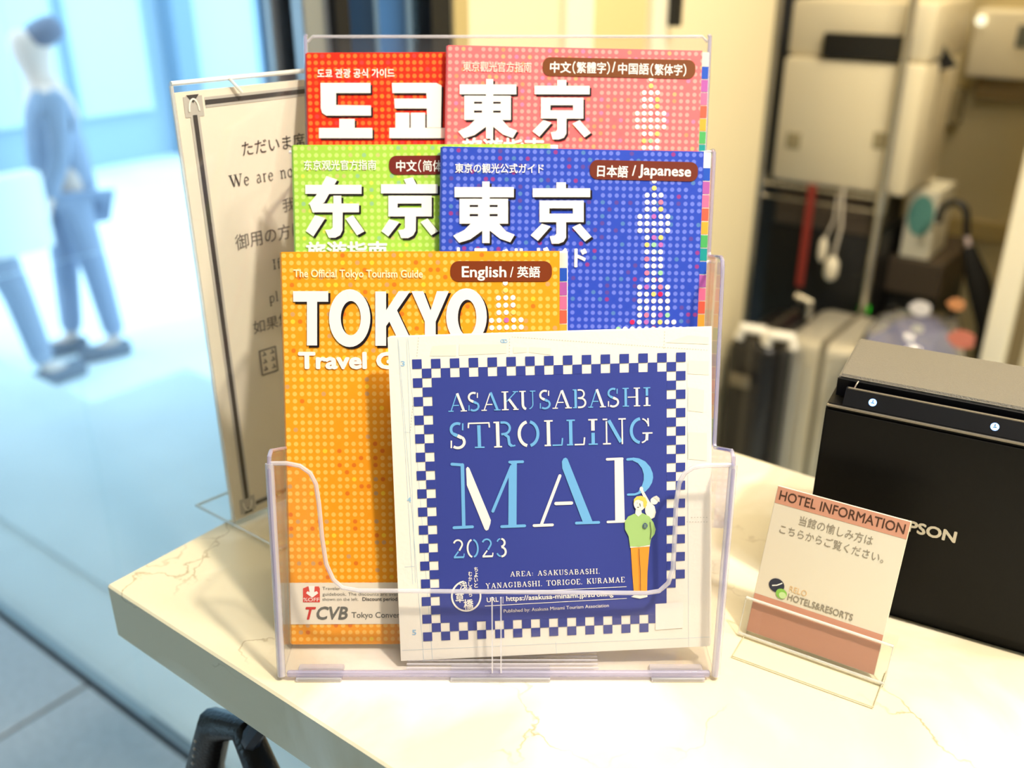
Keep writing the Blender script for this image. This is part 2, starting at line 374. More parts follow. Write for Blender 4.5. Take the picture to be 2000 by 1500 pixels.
def person(base, face, hgt, shirt, trou, label, swing=.16, bag=None):
    """walking figure: one continuous skinned body, clothing and hair as children"""
    base = Vector(base); fx = Vector(face).normalized(); sx = fx.cross(Z).normalized(); k = hgt / 1.72
    root = thing('person', base, label, 'person')
    def P(f, s, z): return (fx * f + sx * s + Z * z) * k
    def skinned(name, V, E, R, m, rootv=0, par=root):
        me = bpy.data.meshes.new(name); me.from_pydata(V, E, []); o = bpy.data.objects.new(name, me); COL.objects.link(o); o.parent = par
        md = o.modifiers.new('skin', 'SKIN'); 
        sv = me.skin_vertices[0].data if me.skin_vertices else None
        if sv is None:
            bm = bmesh.new(); bm.from_mesh(me); bm.verts.layers.skin.verify(); bm.to_mesh(me); bm.free(); sv = me.skin_vertices[0].data
        for i, r in enumerate(R): sv[i].radius = (r[0] * k, r[1] * k) if isinstance(r, tuple) else (r * k, r * k)
        for i in range(len(V)): sv[i].use_root = i == rootv
        ss = o.modifiers.new('sub', 'SUBSURF'); ss.levels = 2; ss.render_levels = 2
        me.materials.append(m); return o
    a = swing
    V = [P(0, 0, .93), P(0, 0, 1.12), P(.0, 0, 1.36), P(.01, 0, 1.47), P(.03, 0, 1.55), P(.03, 0, 1.63), P(.02, 0, 1.70)]
    R = [(.14, .10), (.125, .09), (.15, .10), .058, (.085, .095), (.10, .115), (.08, .09)]
    E = [(0, 1), (1, 2), (2, 3), (3, 4), (4, 5), (5, 6)]
    for s, g in ((1, 1), (-1, -1)):
        b = len(V); V += [P(0, .09 * s, .88), P(a * .6 * g, .095 * s, .50), P(a * g * 1.0, .095 * s, .09), P(a * g + .15, .10 * s, .035)]
        R += [.088, .055, .038, .03]; E += [(0, b), (b, b + 1), (b + 1, b + 2), (b + 2, b + 3)]
        b = len(V); V += [P(0, .18 * s, 1.38), P(-a * .4 * g, .22 * s, 1.12), P(-a * g + .06, .23 * s, .88), P(-a * g + .09, .23 * s, .78)]
        R += [.05, .042, .03, .03]; E += [(2, b), (b, b + 1), (b + 1, b + 2), (b + 2, b + 3)]
    M_skin = mat('skin', (214, 190, 178), .5)
    skinned('body', V, E, R, M_skin)
    V = [P(0, 0, .82), P(0, 0, 1.12), P(0, 0, 1.38), P(0, 0, 1.44)]; R = [(.18, .135), (.16, .125), (.175, .13), .07]; E = [(0, 1), (1, 2), (2, 3)]
    for s, g in ((1, 1), (-1, -1)):
        b = len(V); V += [P(0, .185 * s, 1.38), P(-a * .4 * g, .22 * s, 1.12), P(-a * g * .9 + .05, .23 * s, .92)]; R += [.065, .055, .042]; E += [(2, b), (b, b + 1), (b + 1, b + 2)]
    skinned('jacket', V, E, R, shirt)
    V = [P(0, 0, .95)]; R = [(.19, .15)]; E = []
    for s, g in ((1, 1), (-1, -1)):
        b = len(V); V += [P(0, .09 * s, .86), P(a * .6 * g, .095 * s, .50), P(a * g, .095 * s, .11)]; R += [.10, .072, .058]; E += [(0, b), (b, b + 1), (b + 1, b + 2)]
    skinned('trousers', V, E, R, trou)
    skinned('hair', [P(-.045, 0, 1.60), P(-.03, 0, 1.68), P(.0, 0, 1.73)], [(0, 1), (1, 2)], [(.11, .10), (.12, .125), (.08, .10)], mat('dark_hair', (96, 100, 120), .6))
    if bag:
        MB().box(base + P(-.1, .25, .75), fx * .3, sx * .1, Z * .36, bag, .03).build('bag', root, True)
    for s in (1, -1):
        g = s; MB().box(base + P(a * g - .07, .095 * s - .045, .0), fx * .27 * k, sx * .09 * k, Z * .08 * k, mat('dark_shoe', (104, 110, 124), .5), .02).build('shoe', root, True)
    return root
pf = at(190, 690, GZ)
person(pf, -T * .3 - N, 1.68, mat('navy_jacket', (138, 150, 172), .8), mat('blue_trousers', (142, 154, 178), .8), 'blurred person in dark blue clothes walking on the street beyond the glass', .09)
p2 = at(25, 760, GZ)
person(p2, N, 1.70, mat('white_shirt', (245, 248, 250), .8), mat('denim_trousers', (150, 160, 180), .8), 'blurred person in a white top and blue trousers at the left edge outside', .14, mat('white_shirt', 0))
# parked white car further along the street
pc = at(285, 285, GZ); car = thing('car', pc, 'pale white car parked on the street behind the walking person', 'car')
tcar = (pc - C0).dot(T); ncar = (pc - C0).dot(N)
prof = [(0, .25), (0, .75), (.25, .85), (.9, .92), (1.3, 1.35), (2.7, 1.38), (3.3, .95), (3.9, .85), (4.0, .3)]
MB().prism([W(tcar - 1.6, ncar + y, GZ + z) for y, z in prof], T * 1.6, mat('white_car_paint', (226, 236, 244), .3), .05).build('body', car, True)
MB().prism([W(tcar + .001, ncar + y, GZ + z) for y, z in ((1.05, .95), (1.4, 1.28), (2.6, 1.3), (3.0, .97))], T * .02, mat('car_window', (60, 84, 110), .1)).build('side_window', car)
for y in (.75, 3.2):
    MB().lathe(W(tcar - .18, ncar + y, GZ + .31), T, ((.31, 0), (.31, .2), (.18, .21), (.17, .19)), mat('tyre_rubber', (50, 60, 74), .7)).build('wheel', car, True)
# plants beyond the dark framed glazing
def plant(p, label, col, n=60, h=.9):
    r = thing('potted_shrub', p, label, 'plant', 'shrubs beyond the dark framed glazing')
    MB().lathe(Vector(p), Z, ((.10, 0), (.14, .25), (.13, .25), (.12, .22)), mat('clay_pot', (120, 84, 60), .7)).build('pot', r, True)
    b = MB(); rg = random.Random(int(p[0] * 1000))
    m = mat('leaf_%d' % col[0], col, .5)
    for i in range(n):
        c = Vector(p) + Vector((rg.gauss(0, .045), rg.gauss(0, .045), .3 + rg.random() * h)); d = Vector((rg.uniform(-1, 1), rg.uniform(-1, 1), rg.uniform(-.4, .8))).normalized(); s = d.orthogonal().normalized()
        b.poly([c, c + d * .03 + s * .018, c + d * .075, c + d * .03 - s * .018], m)
    o = b.build('foliage', r); o['kind'] = 'stuff'
plant(W(-1.50, 1.60, 0), 'olive green leafy shrub just outside left part of the dark glazing', (116, 112, 52), 420, 1.5)
plant(W(-1.25, 1.62, 0), 'brown leaved shrub outside the right part of the dark glazing', (134, 84, 50), 420, 1.5)
struct(slab('wall_outside', -2.0, TP - .12, 2.25, 2.35, GZ, 2.6, mat('dark_outside_wall', (44, 44, 46), .8)))
struct(slab('terrace', -2.4, TP - .1, GP + .2, 1.6, -.06, 0, M_pave))

# ------------------------------------------------------------------ counter
M_marb = marble()
ct = thing('counter', W(.6, .19, 0), 'cream marble counter with a thick slab top and pale blue base', 'counter')
MB().box(W(0, 0, 1.012), T * 2.6, N * .378, Z * .038, M_marb, .0012, 1).build('worktop', ct)
M_base = mat('blue_grey_laminate', (120, 150, 182), .4)
MB().box(W(.20, .035, 0), T * 2.35, N * .33, Z * 1.012, M_base, .002, 1).build('base_cabinet', ct)
MB().box(W(.235, .031, .1), T * .55, N * .005, Z * .88, M_base, .001, 1).build('door_panel', ct)
# hook and black handbag under the front edge
h0 = W(.115, .03, 1.012)
hk = thing('bag_hook', h0, 'dark blue black strap hook fixed below the counter edge', 'hook')
MB().box(h0 - T * .03 - N * .012 - Z * .012, T * .05, N * .012, Z * .012, mat('blue_black_metal', (38, 50, 66), .4), .002).build('plate', hk)
MB().tube([h0 - N * .006 - Z * .01, h0 - N * .016 - Z * .03 - T * .01, h0 - N * .012 - Z * .045 - T * .02, h0 - Z * .045 - T * .026, h0 + N * .008 - Z * .03 - T * .024], .006, mat('blue_black_metal', 0)).build('hook', hk, True)
b0 = h0 - Z * .36 - T * .03
hb = thing('handbag', b0, 'black leather handbag hanging from the hook below the counter', 'handbag')
M_leath = mat('black_leather', (20, 17, 20), .35, bump=.5, bscale=500)
pts = [b0 - T * .10, b0 - T * .11 + Z * .12, b0 - T * .06 + Z * .22, b0 + T * .06 + Z * .22, b0 + T * .11 + Z * .12, b0 + T * .10]
MB().prism([p - N * .05 for p in pts], N * .07, M_leath, .015, 3).build('body', hb, True)
MB().tube([b0 - T * .04 + Z * .21 - N * .015, b0 - T * .038 + Z * .27 - N * .015, b0 - T * .022 + Z * .312 - N * .013, b0 + T * .004 + Z * .322 - N * .010, b0 + T * .03 + Z * .29 - N * .015, b0 + T * .05 + Z * .21 - N * .015], [.010, .012, .011, .009, .010, .010], M_leath, 12).build('handle', hb, True)
st = MB()
for i in range(7):
    f = i / 6; st.lathe(b0 - T * (.040 - .016 * f) + Z * (.262 + .046 * f) - N * .0262, -N, ((.0011, 0), (.0009, .0009)), mat('pale_stitch', (180, 170, 160), .4), 6)
st.build('stitching', hb)

# ------------------------------------------------------------------ literature holder
SL = .345
def Yw(ref, z): return ref + (z - 1.056) * SL
XL, XR = -.1205, .1065
def xs(z): f = (z - 1.05) / .3; return XL - .0015 * f, XR + .0105 * f
hd = thing('brochure_holder', (-.007, .44, 1.05), 'clear plastic three tier brochure holder standing on the marble counter', 'brochure holder')
prof = [(.3845, 1.0525), (.4095, 1.160), (.4125, 1.1665), (.417, 1.1675), (.450, 1.1515), (.4525, 1.153), (.4855, 1.240), (.488, 1.2435), (.492, 1.2445), (.520, 1.2365), (.523, 1.238), (.5395, 1.287), (.5415, 1.2905), (.545, 1.291), (.567, 1.285), (.5905, 1.3485), (.5935, 1.3485), (.491, 1.0525)]
for k in (0, 1):
    m = MB(); vs = []
    for y, z in prof: vs.append(Vector((xs(z)[k], y, z)))
    d = Vector((.002, 0, 0)) * (1 if k == 0 else -1)
    m.prism(vs, d, ACR); m.build('side_wall', hd)
    e = MB(); e.tube([v + d * .5 for v in vs[:17]], .0011, RIML, 8); e.build('side_edge', hd, True)
def wallpoly(name, ref0, ref1, z0, outline, th=.002, rim=.0011):
    """upright wall in the plane through (ref0, z0) leaning back; outline in photo pixels or (x, z) pairs"""
    pass
def front_surf(y0, z0, y1, z1): return Surf((0, y0, z0), (1, 0, 0), (0, y1 - y0, z1 - z0))
# bottom pocket front
fs = front_surf(.3845, 1.0525, .4115, 1.1665)
xc = (XL + XR) / 2
cut = [(519, 906), (560, 906), (585, 911), (605, 925), (616, 946), (622, 985), (628, 1050), (636, 1102), (650, 1133), (668, 1149), (700, 1155)]
cutr = [(1262, 1160), (1288, 1156), (1306, 1140), (1315, 1112), (1318, 1060), (1321, 985), (1327, 945), (1338, 925), (1355, 914), (1380, 910), (1431, 909)]
top = [fs.px(*p) for p in cut + cutr]
zb = 0
xl0, xr0 = xs(1.05); 
pts = [(xl0 + .001, 0)] + [(xs(1.166)[0] + .001, top[0][1])] + top[1:-1] + [(xs(1.166)[1] - .001, top[-1][1])] + [(xr0 - .001, 0)]
MB().prism([fs.p(u, v) for u, v in pts], -fs.n * .002, ACR).build('front_wall', hd)
MB().tube([fs.p(u, v, -.001) for u, v in pts[1:-1]], .0012, RIM, 8).build('front_rim', hd, True)
for p0, p1 in ((pts[0], pts[1]), (pts[-1], pts[-2])):
    MB().tube([fs.p(p0[0], p0[1], -.001), fs.p(p1[0], p1[1], -.001)], .0022, RIM, 10).build('corner_edge', hd, True)
# middle and top pocket fronts (ears left and right of a low lip)
ms = front_surf(Yw(.4485, 1.11), 1.11, Yw(.4485, 1.24), 1.24)
earpx = [(1300, 820), (1302, 640), (1305, 585), (1313, 550), (1328, 527), (1350, 515), (1385, 511), (1418, 511)]
ear = [ms.px(*p) for p in earpx]
def ears(sf, ear, name, zlow, shift=0, rimw=.0009):
    lip = ear[0][1]
    xr = ear[-1][0]; R = [(x, y) for x, y in ear]; xm = xc
    Lh = [(2 * xm - x - .001, y) for x, y in R[::-1]]
    Lh[0] = (xs(zlow + .1)[0] + .001, Lh[0][1]); R[-1] = (xs(zlow + .1)[1] - .001, R[-1][1])
    o = [(xs(zlow)[0] + .001, 0)] + Lh + [(2 * xm - R[0][0] + .003, lip - .006), (R[0][0] - .003, lip - .006)] + R + [(xs(zlow)[1] - .001, 0)]
    MB().prism([sf.p(u, v) for u, v in o], -sf.n * .002, ACR).build(name, hd)
    MB().tube([sf.p(u, v, -.001) for u, v in o[1:-1]], rimw, RIM, 8).build('front_rim', hd, True)
ears(ms, ear, 'middle_front_wall', 1.11)
us = front_surf(Yw(.4612, 1.155), 1.155, Yw(.4612, 1.29), 1.29)
h1 = us.px(1400, 296)[1]; s0 = ear[-1][1] - h1
ears(us, [(x + .001, y - s0) for x, y in ear], 'top_front_wall', 1.155)
# back panel, floors
bs = front_surf(Yw(.490, 1.0525), 1.0525, Yw(.490, 1.3485), 1.3485)
hh = (Vector((0, Yw(.490, 1.3485), 1.3485)) - bs.o).length
bp = [(XL + .001, 0), (xs(1.34)[0] + .002, hh - .003), (xs(1.34)[0] + .005, hh), (xs(1.34)[1] - .005, hh), (xs(1.34)[1] - .002, hh - .003), (XR - .001, 0)]
MB().prism([bs.p(u, v) for u, v in bp], -bs.n * .002, ACR).build('back_panel', hd)
MB().tube([bs.p(u, v, -.001) for u, v in bp[1:-1]], .0009, RIM, 8).build('top_rim', hd, True)
def floorp(name, z, y0, y1, m=ACR): MB().box((xs(z)[0] + .002, y0, z), (xs(z)[1] - xs(z)[0] - .004, 0, 0), (0, y1 - y0, 0), (0, 0, .002), m).build(name, hd)
floorp('bottom_floor', 1.0525, .386, .491)
floorp('middle_floor', 1.0940, Yw(.4485, 1.094) + .002, Yw(.4725, 1.094))
floorp('top_floor', 1.1400, Yw(.4612, 1.14) + .012, Yw(.490, 1.14))
MB().box((xs(1.05)[0] + .004, .3835, 1.0522), (XR - XL - .008, 0, 0), (0, .003, 0), (0, 0, .0035), RIML, .0012).build('bottom_band', hd, True)
for x0, x1 in ((-.112, -.088), (-.032, .020), (.072, .100)):
    MB().box((x0, .3825, 1.05), (x1 - x0, 0, 0), (0, .012, 0), (0, 0, .0026), RIM, .001).build('foot', hd, True)
for x0, x1 in ((-.11, -.08), (.07, .10)):
    MB().box((x0, .478, 1.05), (x1 - x0, 0, 0), (0, .012, 0), (0, 0, .0026), RIM, .001).build('foot', hd, True)
for x in (-.0105, -.0060):
    MB().box((x, .3842, 1.056), (.0008, 0, 0), (0, .0095, .040), (0, -.0012, 0), RIM).build('divider_slot', hd)
rb = MB()
for i in range(8): rb.box((-.055, .3875 + i * .0030, 1.0546), (.100, 0, 0), (0, .0011, 0), (0, 0, .0007), RIM)
o = rb.build('grip_ribs', hd); 

# ------------------------------------------------------------------ magazines
def col(n, c, r=.42): return mat(n, c, r, spec=.35)
M_wh = col('print_white', (252, 247, 238)); M_bk = col('print_black', (28, 20, 24)); M_pg = col('page_paper', (246, 242, 232), .7)
IDX = [col('index_blue', (38, 84, 190)), col('index_purple', (178, 92, 168)), col('index_pink', (240, 112, 152)), col('index_red', (240, 98, 76)), col('index_orange', (250, 168, 60)), col('index_green', (78, 172, 96)), col('index_teal', (30, 150, 148))]
TC = {'W': M_wh, 'Y': col('dot_yellow', (250, 214, 120)), 'P': col('dot_pink', (246, 130, 160)), 'M': col('dot_mauve', (190, 110, 190)), 'G': col('dot_green', (160, 220, 170)), 'R': col('dot_red', (228, 40, 96))}
OL = MATS  # shorthand
def magazine(name, ref, TL, TR, cover, label, w=.145, h=.21, thick=.004):
    up = Vector((0, SL, 1)).normalized(); nrm = Vector((1, 0, 0)).cross(up)
    base = Surf((0, ref, 1.056), (1, 0, 0), up)
    a = base.px(*TL); b = base.px(*TR); A = base.p(*a); Bp = base.p(*b); u = (Bp - A).normalized(); v = base.n.cross(u)
    sf = Surf(A - v * h, u, v)          # origin bottom-left of the cover, top-left at (0,h)
    W_ = (Bp - A).length
    root = thing(name, sf.p(W_ / 2, 0), label, 'magazine', None)
    me = MB(); n = 6
    # cover sheet with a slight rounded spine at the left
    pts = [(0, 0), (W_, 0), (W_, h), (0, h)]
    m = MB().prism([sf.p(p, q, -.0004) for p, q in ((.0006, 0), (W_, 0), (W_, h), (.0006, h))], sf.n * .0004, cover)
    o = m.build('cover', root)
    uvl = o.data.uv_layers.new(name='UVMap'); off = root.location
    for lp in o.data.loops:
        c = o.data.vertices[lp.vertex_index].co + off - sf.o; uvl.data[lp.index].uv = (c.dot(sf.u), c.dot(sf.v) - h)
    MB().tube([sf.p(.0012, .0003, -thick / 2), sf.p(.0012, h - .0003, -thick / 2)], thick / 2 - .0001, cover_plain(cover), 12).build('spine', root, True)
    MB().box(sf.p(.001, .0008, -thick + .0004), sf.u * (W_ + .0030), sf.v * (h - .0016), sf.n * (thick - .0009), M_pg).build('page_block', root)
    MB().box(sf.p(.001, 0, -thick), sf.u * (W_ + .0034), sf.v * h, sf.n * .0004, M_pg).build('back_cover', root)
    ix = MB(); st = .0073; y = h - .0088; i = 0
    while y - st > .002:
        pl(ix, Surf(sf.p(0, 0, -.00045), sf.u, sf.v), [(W_ + .0001, y - st + .0005), (W_ + .0039, y - st + .0005), (W_ + .0039, y), (W_ + .0001, y)], IDX[i % 7], 1); y -= st; i += 1
    ix.box(sf.p(W_ - .002, .001, -.0009), sf.u * .0059, sf.v * (h - .0018), sf.n * .0004, M_pg)
    ix.build('index_edge', root)
    return root, sf, W_, h
PLAIN = {}
def cover_plain(m): return PLAIN.get(m.name, m)
def mk(name, base, dot, odd, **k):
    m = dots_mat(name, base, dot, odd, **k); PLAIN[name] = mat(name + '_plain', base, .4); return m
C_or = mk('orange_dot_print', (248, 160, 32), (255, 194, 92), ((232, 122, 36), (212, 160, 104), (255, 206, 60)))
C_bl = mk('blue_dot_print', (48, 76, 190), (110, 126, 222), ((96, 74, 160), (86, 128, 190), (150, 62, 140)))
C_gr = mk('green_dot_print', (168, 212, 76), (200, 230, 122), ((214, 220, 90), (152, 196, 140), (200, 200, 120)))
C_pk = mk('pink_dot_print', (246, 112, 116), (252, 160, 152), ((250, 150, 110), (240, 130, 168), (250, 170, 120)))
C_rd = mk('red_dot_print', (236, 44, 22), (252, 118, 50), ((246, 86, 36), (250, 130, 40), (240, 64, 60)), rad=.33)

UPX = 0
PILL = col('label_brown', (112, 46, 30))
def pill(root, sf, x0, y0, x1, y1, hpx, strs, m=PILL):
    """language label: rounded bar between px (x0,y0) and (x1,y1) centre line"""
    a = sf.px(x0, y0); b = sf.px(x1, y1); r = abs(sf.px(x0, y0 - hpx / 2)[1] - sf.px(x0, y0 + hpx / 2)[1]) / 2
    r2 = r * .8; B = MB(); d = Vector((b[0] - a[0], b[1] - a[1])).normalized(); q = Vector((-d.y, d.x)); A = Vector(a); Bv = Vector(b)
    o = []
    for c, s in ((Bv, 1), (A, -1)):
        for i in range(2):
            cc = c - d * r2 * s + q * (r - r2) * (-s if i == 0 else s)
            for j in range(7):
                an = (-90 + 90 * i + 90 * j / 6); ca, sa = math.cos(math.radians(an)), math.sin(math.radians(an))
                p = cc + (d * ca + q * sa) * r2 * s; o.append((p.x, p.y))
    pl(B, sf, o, m, 3); lab = B.build('language_label', root)
    t = MB()
    for s, l, rr, h, of in strs: text(t, sf, s, l, rr, h, M_wh, 4, of)
    t.build('lettering', lab)
def shade(f, dx, dy): return lambda x, y: (lambda p: (p[0] + dx, p[1] + dy))(f(x, y))
def title(root, sf, polys, ov=(.0011, -.0010), name='title'):
    """polys in local coordinates; black offset copy under the white letters"""
    s = MB()
    for p in polys: pl(s, sf, [(x + ov[0], y + ov[1]) for x, y in p], M_bk, 4)
    s.build(name + '_shadow', root)
    s = MB()
    for p in polys: pl(s, sf, p, M_wh, 5)
    s.build(name, root)
def rect(a, b, c, d): return [(a, b), (c, b), (c, d), (a, d)]
G4 = lambda x, y: (840 + x / 3.3333, 260 + y / 3.3333)
TO = [rect(160, 352, 545, 418), rect(340, 316, 388, 716), rect(192, 428, 258, 588), rect(440, 428, 508, 588), rect(313, 428, 388, 588), rect(192, 428, 508, 468), rect(192, 482, 508, 527), rect(192, 542, 508, 590),
      [(280, 575), (345, 590), (345, 632), (262, 692), (190, 714), (150, 668), (222, 632)], [(385, 590), (440, 580), (495, 640), (551, 662), (522, 711), (455, 688), (385, 632)]]
KYO = [rect(822, 321, 884, 365), rect(668, 360, 1042, 417), rect(712, 440, 776, 580), rect(930, 440, 1000, 580), rect(712, 440, 1000, 490), rect(712, 525, 1000, 580),
       [(822, 575), (885, 575), (885, 680), (868, 708), (835, 720), (792, 720), (778, 672), (812, 668), (822, 655)], [(728, 590), (785, 608), (702, 702), (654, 665)], [(925, 614), (975, 590), (1051, 676), (1008, 706)]]
# tower of printed dots, (zoomed x, y, colours) measured on the blue cover
TOWER = [(312, '1459W'), (358, '1459Y'), (404, '1413W 1459W 1503W'), (450, '1413W 1457W 1502P'), (495, '1413W 1458W 1502Y'), (543, '1366W 1412W 1457M 1502W 1547W'), (588, '1366W 1412W 1457W 1502W 1547W'),
         (634, '1366W 1412W 1457W 1502W 1547W'), (680, '1413W 1457M 1502Y'), (727, '1412Y 1457G 1502M'), (773, '1411W 1457W 1500W'), (820, '1411P 1456W 1500W'), (865, '1411W 1456W 1500W'), (910, '1411P 1456W 1500G'), (956, '1411W 1456W 1500W'),
         (1002, '1364W 1409M 1455W 1499P 1545W'), (1048, '1364W 1409W 1455Y 1499R 1545W'), (1093, '1364W 1409W 1455W 1499W 1545W'), (1140, '1364W 1409W 1455W 1499W 1545W'), (1185, '1364W 1409P 1455W 1499M 1545G'),
         (1230, '1316R 1362W 1407M 1452W 1497Y 1542W 1586W'), (1275, '1225G 1270W 1316W 1362W 1407W 1452W 1497W 1542W 1586W 1630W')]

# blue magazine
r_bl, s_bl, w_bl, h_ = magazine('travel_magazine', .445, (862, 286), (1375, 296), C_bl, 'blue dotted Japanese guide magazine in the middle tier right of the green one')
def loc(fs_, polys, G): return [[fs_.px(*G(*p)) for p in q] for q in polys]
L_TO = loc(s_bl, TO, G4); L_KYO = loc(s_bl, KYO, G4)
L_TOW = [(s_bl.px(*G4(float(e[:-1]), y)), e[-1]) for y, es in TOWER for e in es.split()]
def tower(root, sf, dx=0, dy=0, cut=None, rmap=None):
    b = MB()
    for (x, y), c in L_TOW:
        if rmap: c = rmap.get(c, c)
        pl(b, sf, ell(x + dx, y + dy, .00135, .00135, 14), TC[c], 2)
    b.build('tower_of_dots', root)
title(r_bl, s_bl, L_TO + L_KYO); tower(r_bl, s_bl)
b = MB(); text(b, s_bl, '東京の観光公式ガイド', (889, 336), (1062, 337), 17, M_wh, 4, .012); b.build('subtitle', r_bl)
b = MB(); text(b, s_bl, 'トラベルガイド', (892, 517), (1146, 519), 36, M_wh, 4, .035); b.build('lower_title', r_bl)
pill(r_bl, s_bl, 1152, 331, 1363, 336, 38, [('日本語', (1166, 343), (1226, 345), 21, .02), ('/', (1234, 343), (1242, 343), 20, .01), ('Japanese', (1247, 341), (1349, 345), 20, .02)])
# pink magazine
r_pk, s_pk, w_pk, _ = magazine('travel_magazine', .475, (873, 88), (1372, 99), C_pk, 'pink dotted Chinese guide magazine at the top right of the holder')
title(r_pk, s_pk, L_TO + L_KYO); tower(r_pk, s_pk, rmap={'P': 'Y', 'R': 'Y', 'M': 'W'})
b = MB(); text(b, s_pk, '東京觀光官方指南', (904, 138), (1038, 140), 18, col('print_blush', (255, 214, 200)), 4, .01); b.build('subtitle', r_pk)
b = MB(); text(b, s_pk, '旅遊指南', (902, 304), (1062, 306), 36, M_wh, 4, .03); b.build('lower_title', r_pk)
pill(r_pk, s_pk, 1060, 130, 1358, 136, 37, [('中文', (1074, 140), (1115, 141), 20, .02), ('（', (1118, 142), (1124, 142), 22, .01), ('繁體字', (1126, 141), (1183, 142), 20, .012), ('）', (1185, 143), (1191, 143), 22, .01), ('/', (1195, 141), (1202, 141), 20, .01),
     ('中国語', (1207, 143), (1267, 144), 20, .012), ('（', (1270, 146), (1276, 146), 22, .01), ('繁体字', (1278, 145), (1332, 146), 20, .012), ('）', (1334, 147), (1340, 147), 22, .01)], col('label_brown_warm', (118, 64, 26)))
# green magazine
r_gr, s_gr, w_gr, _ = magazine('travel_magazine', .4512, (570, 283), (1075, 281), C_gr, 'green dotted Chinese guide magazine in the middle tier left of the blue one')
G3 = lambda x, y: (540 + x / 5.5556, 260 + y / 5.5556)
DONG = [rect(315, 562, 925, 660), [(545, 465), (662, 506), (520, 755), (450, 790), (350, 772), (430, 680)], rect(395, 765, 897, 860), [(360, 762), (450, 762), (450, 860), (395, 862)], rect(620, 680, 706, 790),
        [(612, 850), (720, 850), (718, 1055), (692, 1108), (640, 1136), (570, 1136), (530, 1050), (590, 1045), (612, 1025)], [(420, 890), (532, 922), (402, 1122), (320, 1062)], [(752, 930), (832, 890), (956, 1066), (876, 1110)]]
KYO2 = [[(1382, 500), (1480, 480), (1522, 560), (1412, 560)], rect(1135, 555, 1750, 655), rect(1215, 680, 1315, 905), rect(1575, 680, 1685, 905), rect(1215, 680, 1685, 765), rect(1215, 810, 1685, 905),
        [(1395, 900), (1515, 900), (1512, 1060), (1485, 1110), (1430, 1140), (1355, 1140), (1320, 1055), (1380, 1045), (1395, 1030)], [(1225, 935), (1338, 965), (1215, 1122), (1140, 1065)], [(1565, 965), (1640, 925), (1755, 1065), (1680, 1110)]]
title(r_gr, s_gr, loc(s_gr, DONG + KYO2, G3))
b = MB(); text(b, s_gr, '东京观光官方指南', (594, 331), (735, 330), 18, M_wh, 4, .01); b.build('subtitle', r_gr)
b = MB(); text(b, s_gr, '旅游指南', (598, 506), (757, 505), 34, M_wh, 4, .03); b.build('lower_title', r_gr)
pill(r_gr, s_gr, 760, 323, 1010, 321, 37, [('中文', (774, 333), (814, 333), 20, .02), ('（', (817, 334), (823, 334), 22, .01), ('简体字', (826, 333), (883, 333), 20, .012), ('）', (885, 334), (891, 334), 22, .01)], col('label_maroon', (116, 38, 32)))
tower(r_gr, s_gr, -.0005, 0)
# red magazine
r_rd, s_rd, w_rd, _ = magazine('travel_magazine', .4812, (597, 103), (1097, 101), C_rd, 'red dotted Korean guide magazine in the top tier behind the pink one')
G1 = lambda x, y: (560 + x / 4.5455, 40 + y / 4.5455)
DO = [[(302, 556), (745, 556), (746, 646), (440, 646), (440, 752), (749, 756), (750, 846), (352, 846), (316, 822), (304, 780)], [(468, 875), (605, 875), (605, 960), (468, 960)], rect(288, 955, 762, 1046)]
KO = [[(935, 556), (1330, 556), (1376, 580), (1370, 952), (1245, 952), (1245, 782), (960, 782), (955, 695), (1245, 695), (1240, 646), (940, 646)], rect(966, 820, 1090, 960), rect(1102, 820, 1230, 960), rect(912, 955, 1440, 1046)]
title(r_rd, s_rd, loc(s_rd, DO + KO, G1))
b = MB(); text(b, s_rd, '도쿄 관광 공식 가이드', (620, 151), (771, 150), 16, M_wh, 4, .015); b.build('subtitle', r_rd)
# orange magazine
r_or, s_or, w_or, _ = magazine('travel_magazine', .4088, (547, 492), (1093, 490), C_or, 'orange English guide magazine in the bottom tier behind the square map')
G5 = lambda x, y: (520 + x / 3.2258, 470 + y / 3.2258)
TK = [[(170, 318), (392, 318), (392, 385), (322, 385), (322, 660), (258, 660), (258, 385), (172, 385)], rect(688, 320, 756, 662), [(755, 440), (835, 318), (908, 318), (800, 475), (755, 540)], [(762, 480), (818, 425), (930, 662), (850, 662)],
      [(915, 318), (990, 318), (1036, 440), (1076, 318), (1152, 318), (1068, 510), (1068, 662), (1000, 662), (1000, 510)]]
polys = loc(s_or, TK, G5)
for cx, cy, rx, ry, ix, iy, rx2, ry2 in ((527, 488, 130, 182, 534, 488, 63, 108), (1262, 478, 128, 178, 1266, 484, 58, 112)):
    o_ = [s_or.px(*G5(*p)) for p in ell(cx, cy, rx, ry, 36)]; i_ = [s_or.px(*G5(*p)) for p in ell(ix, iy, rx2, ry2, 36)]
    for i in range(36): polys.append([o_[i], o_[(i + 1) % 36], i_[(i + 1) % 36], i_[i]])
title(r_or, s_or, polys)
tower(r_or, s_or, -.0006, 0, rmap={'P': 'W'})
b = MB(); text(b, s_or, 'The Official Tokyo Tourism Guide', (574, 541), (826, 542), 15, col('print_cream', (255, 236, 190)), 4, .02); b.build('subtitle', r_or)
b = MB(); text(b, s_or, 'Travel', (583, 719), (717, 719), 32, M_wh, 4, .04); text(b, s_or, 'Guide', (735, 719), (862, 719), 32, M_wh, 4, .04); b.build('lower_title', r_or)
pill(r_or, s_or, 880, 530, 1078, 530, 40, [('English', (902, 541), (989, 541), 21, .02), ('/', (996, 541), (1003, 541), 20, .01), ('英語', (1010, 540), (1055, 540), 20, .02)], col('label_brown_orange', (126, 54, 20)))
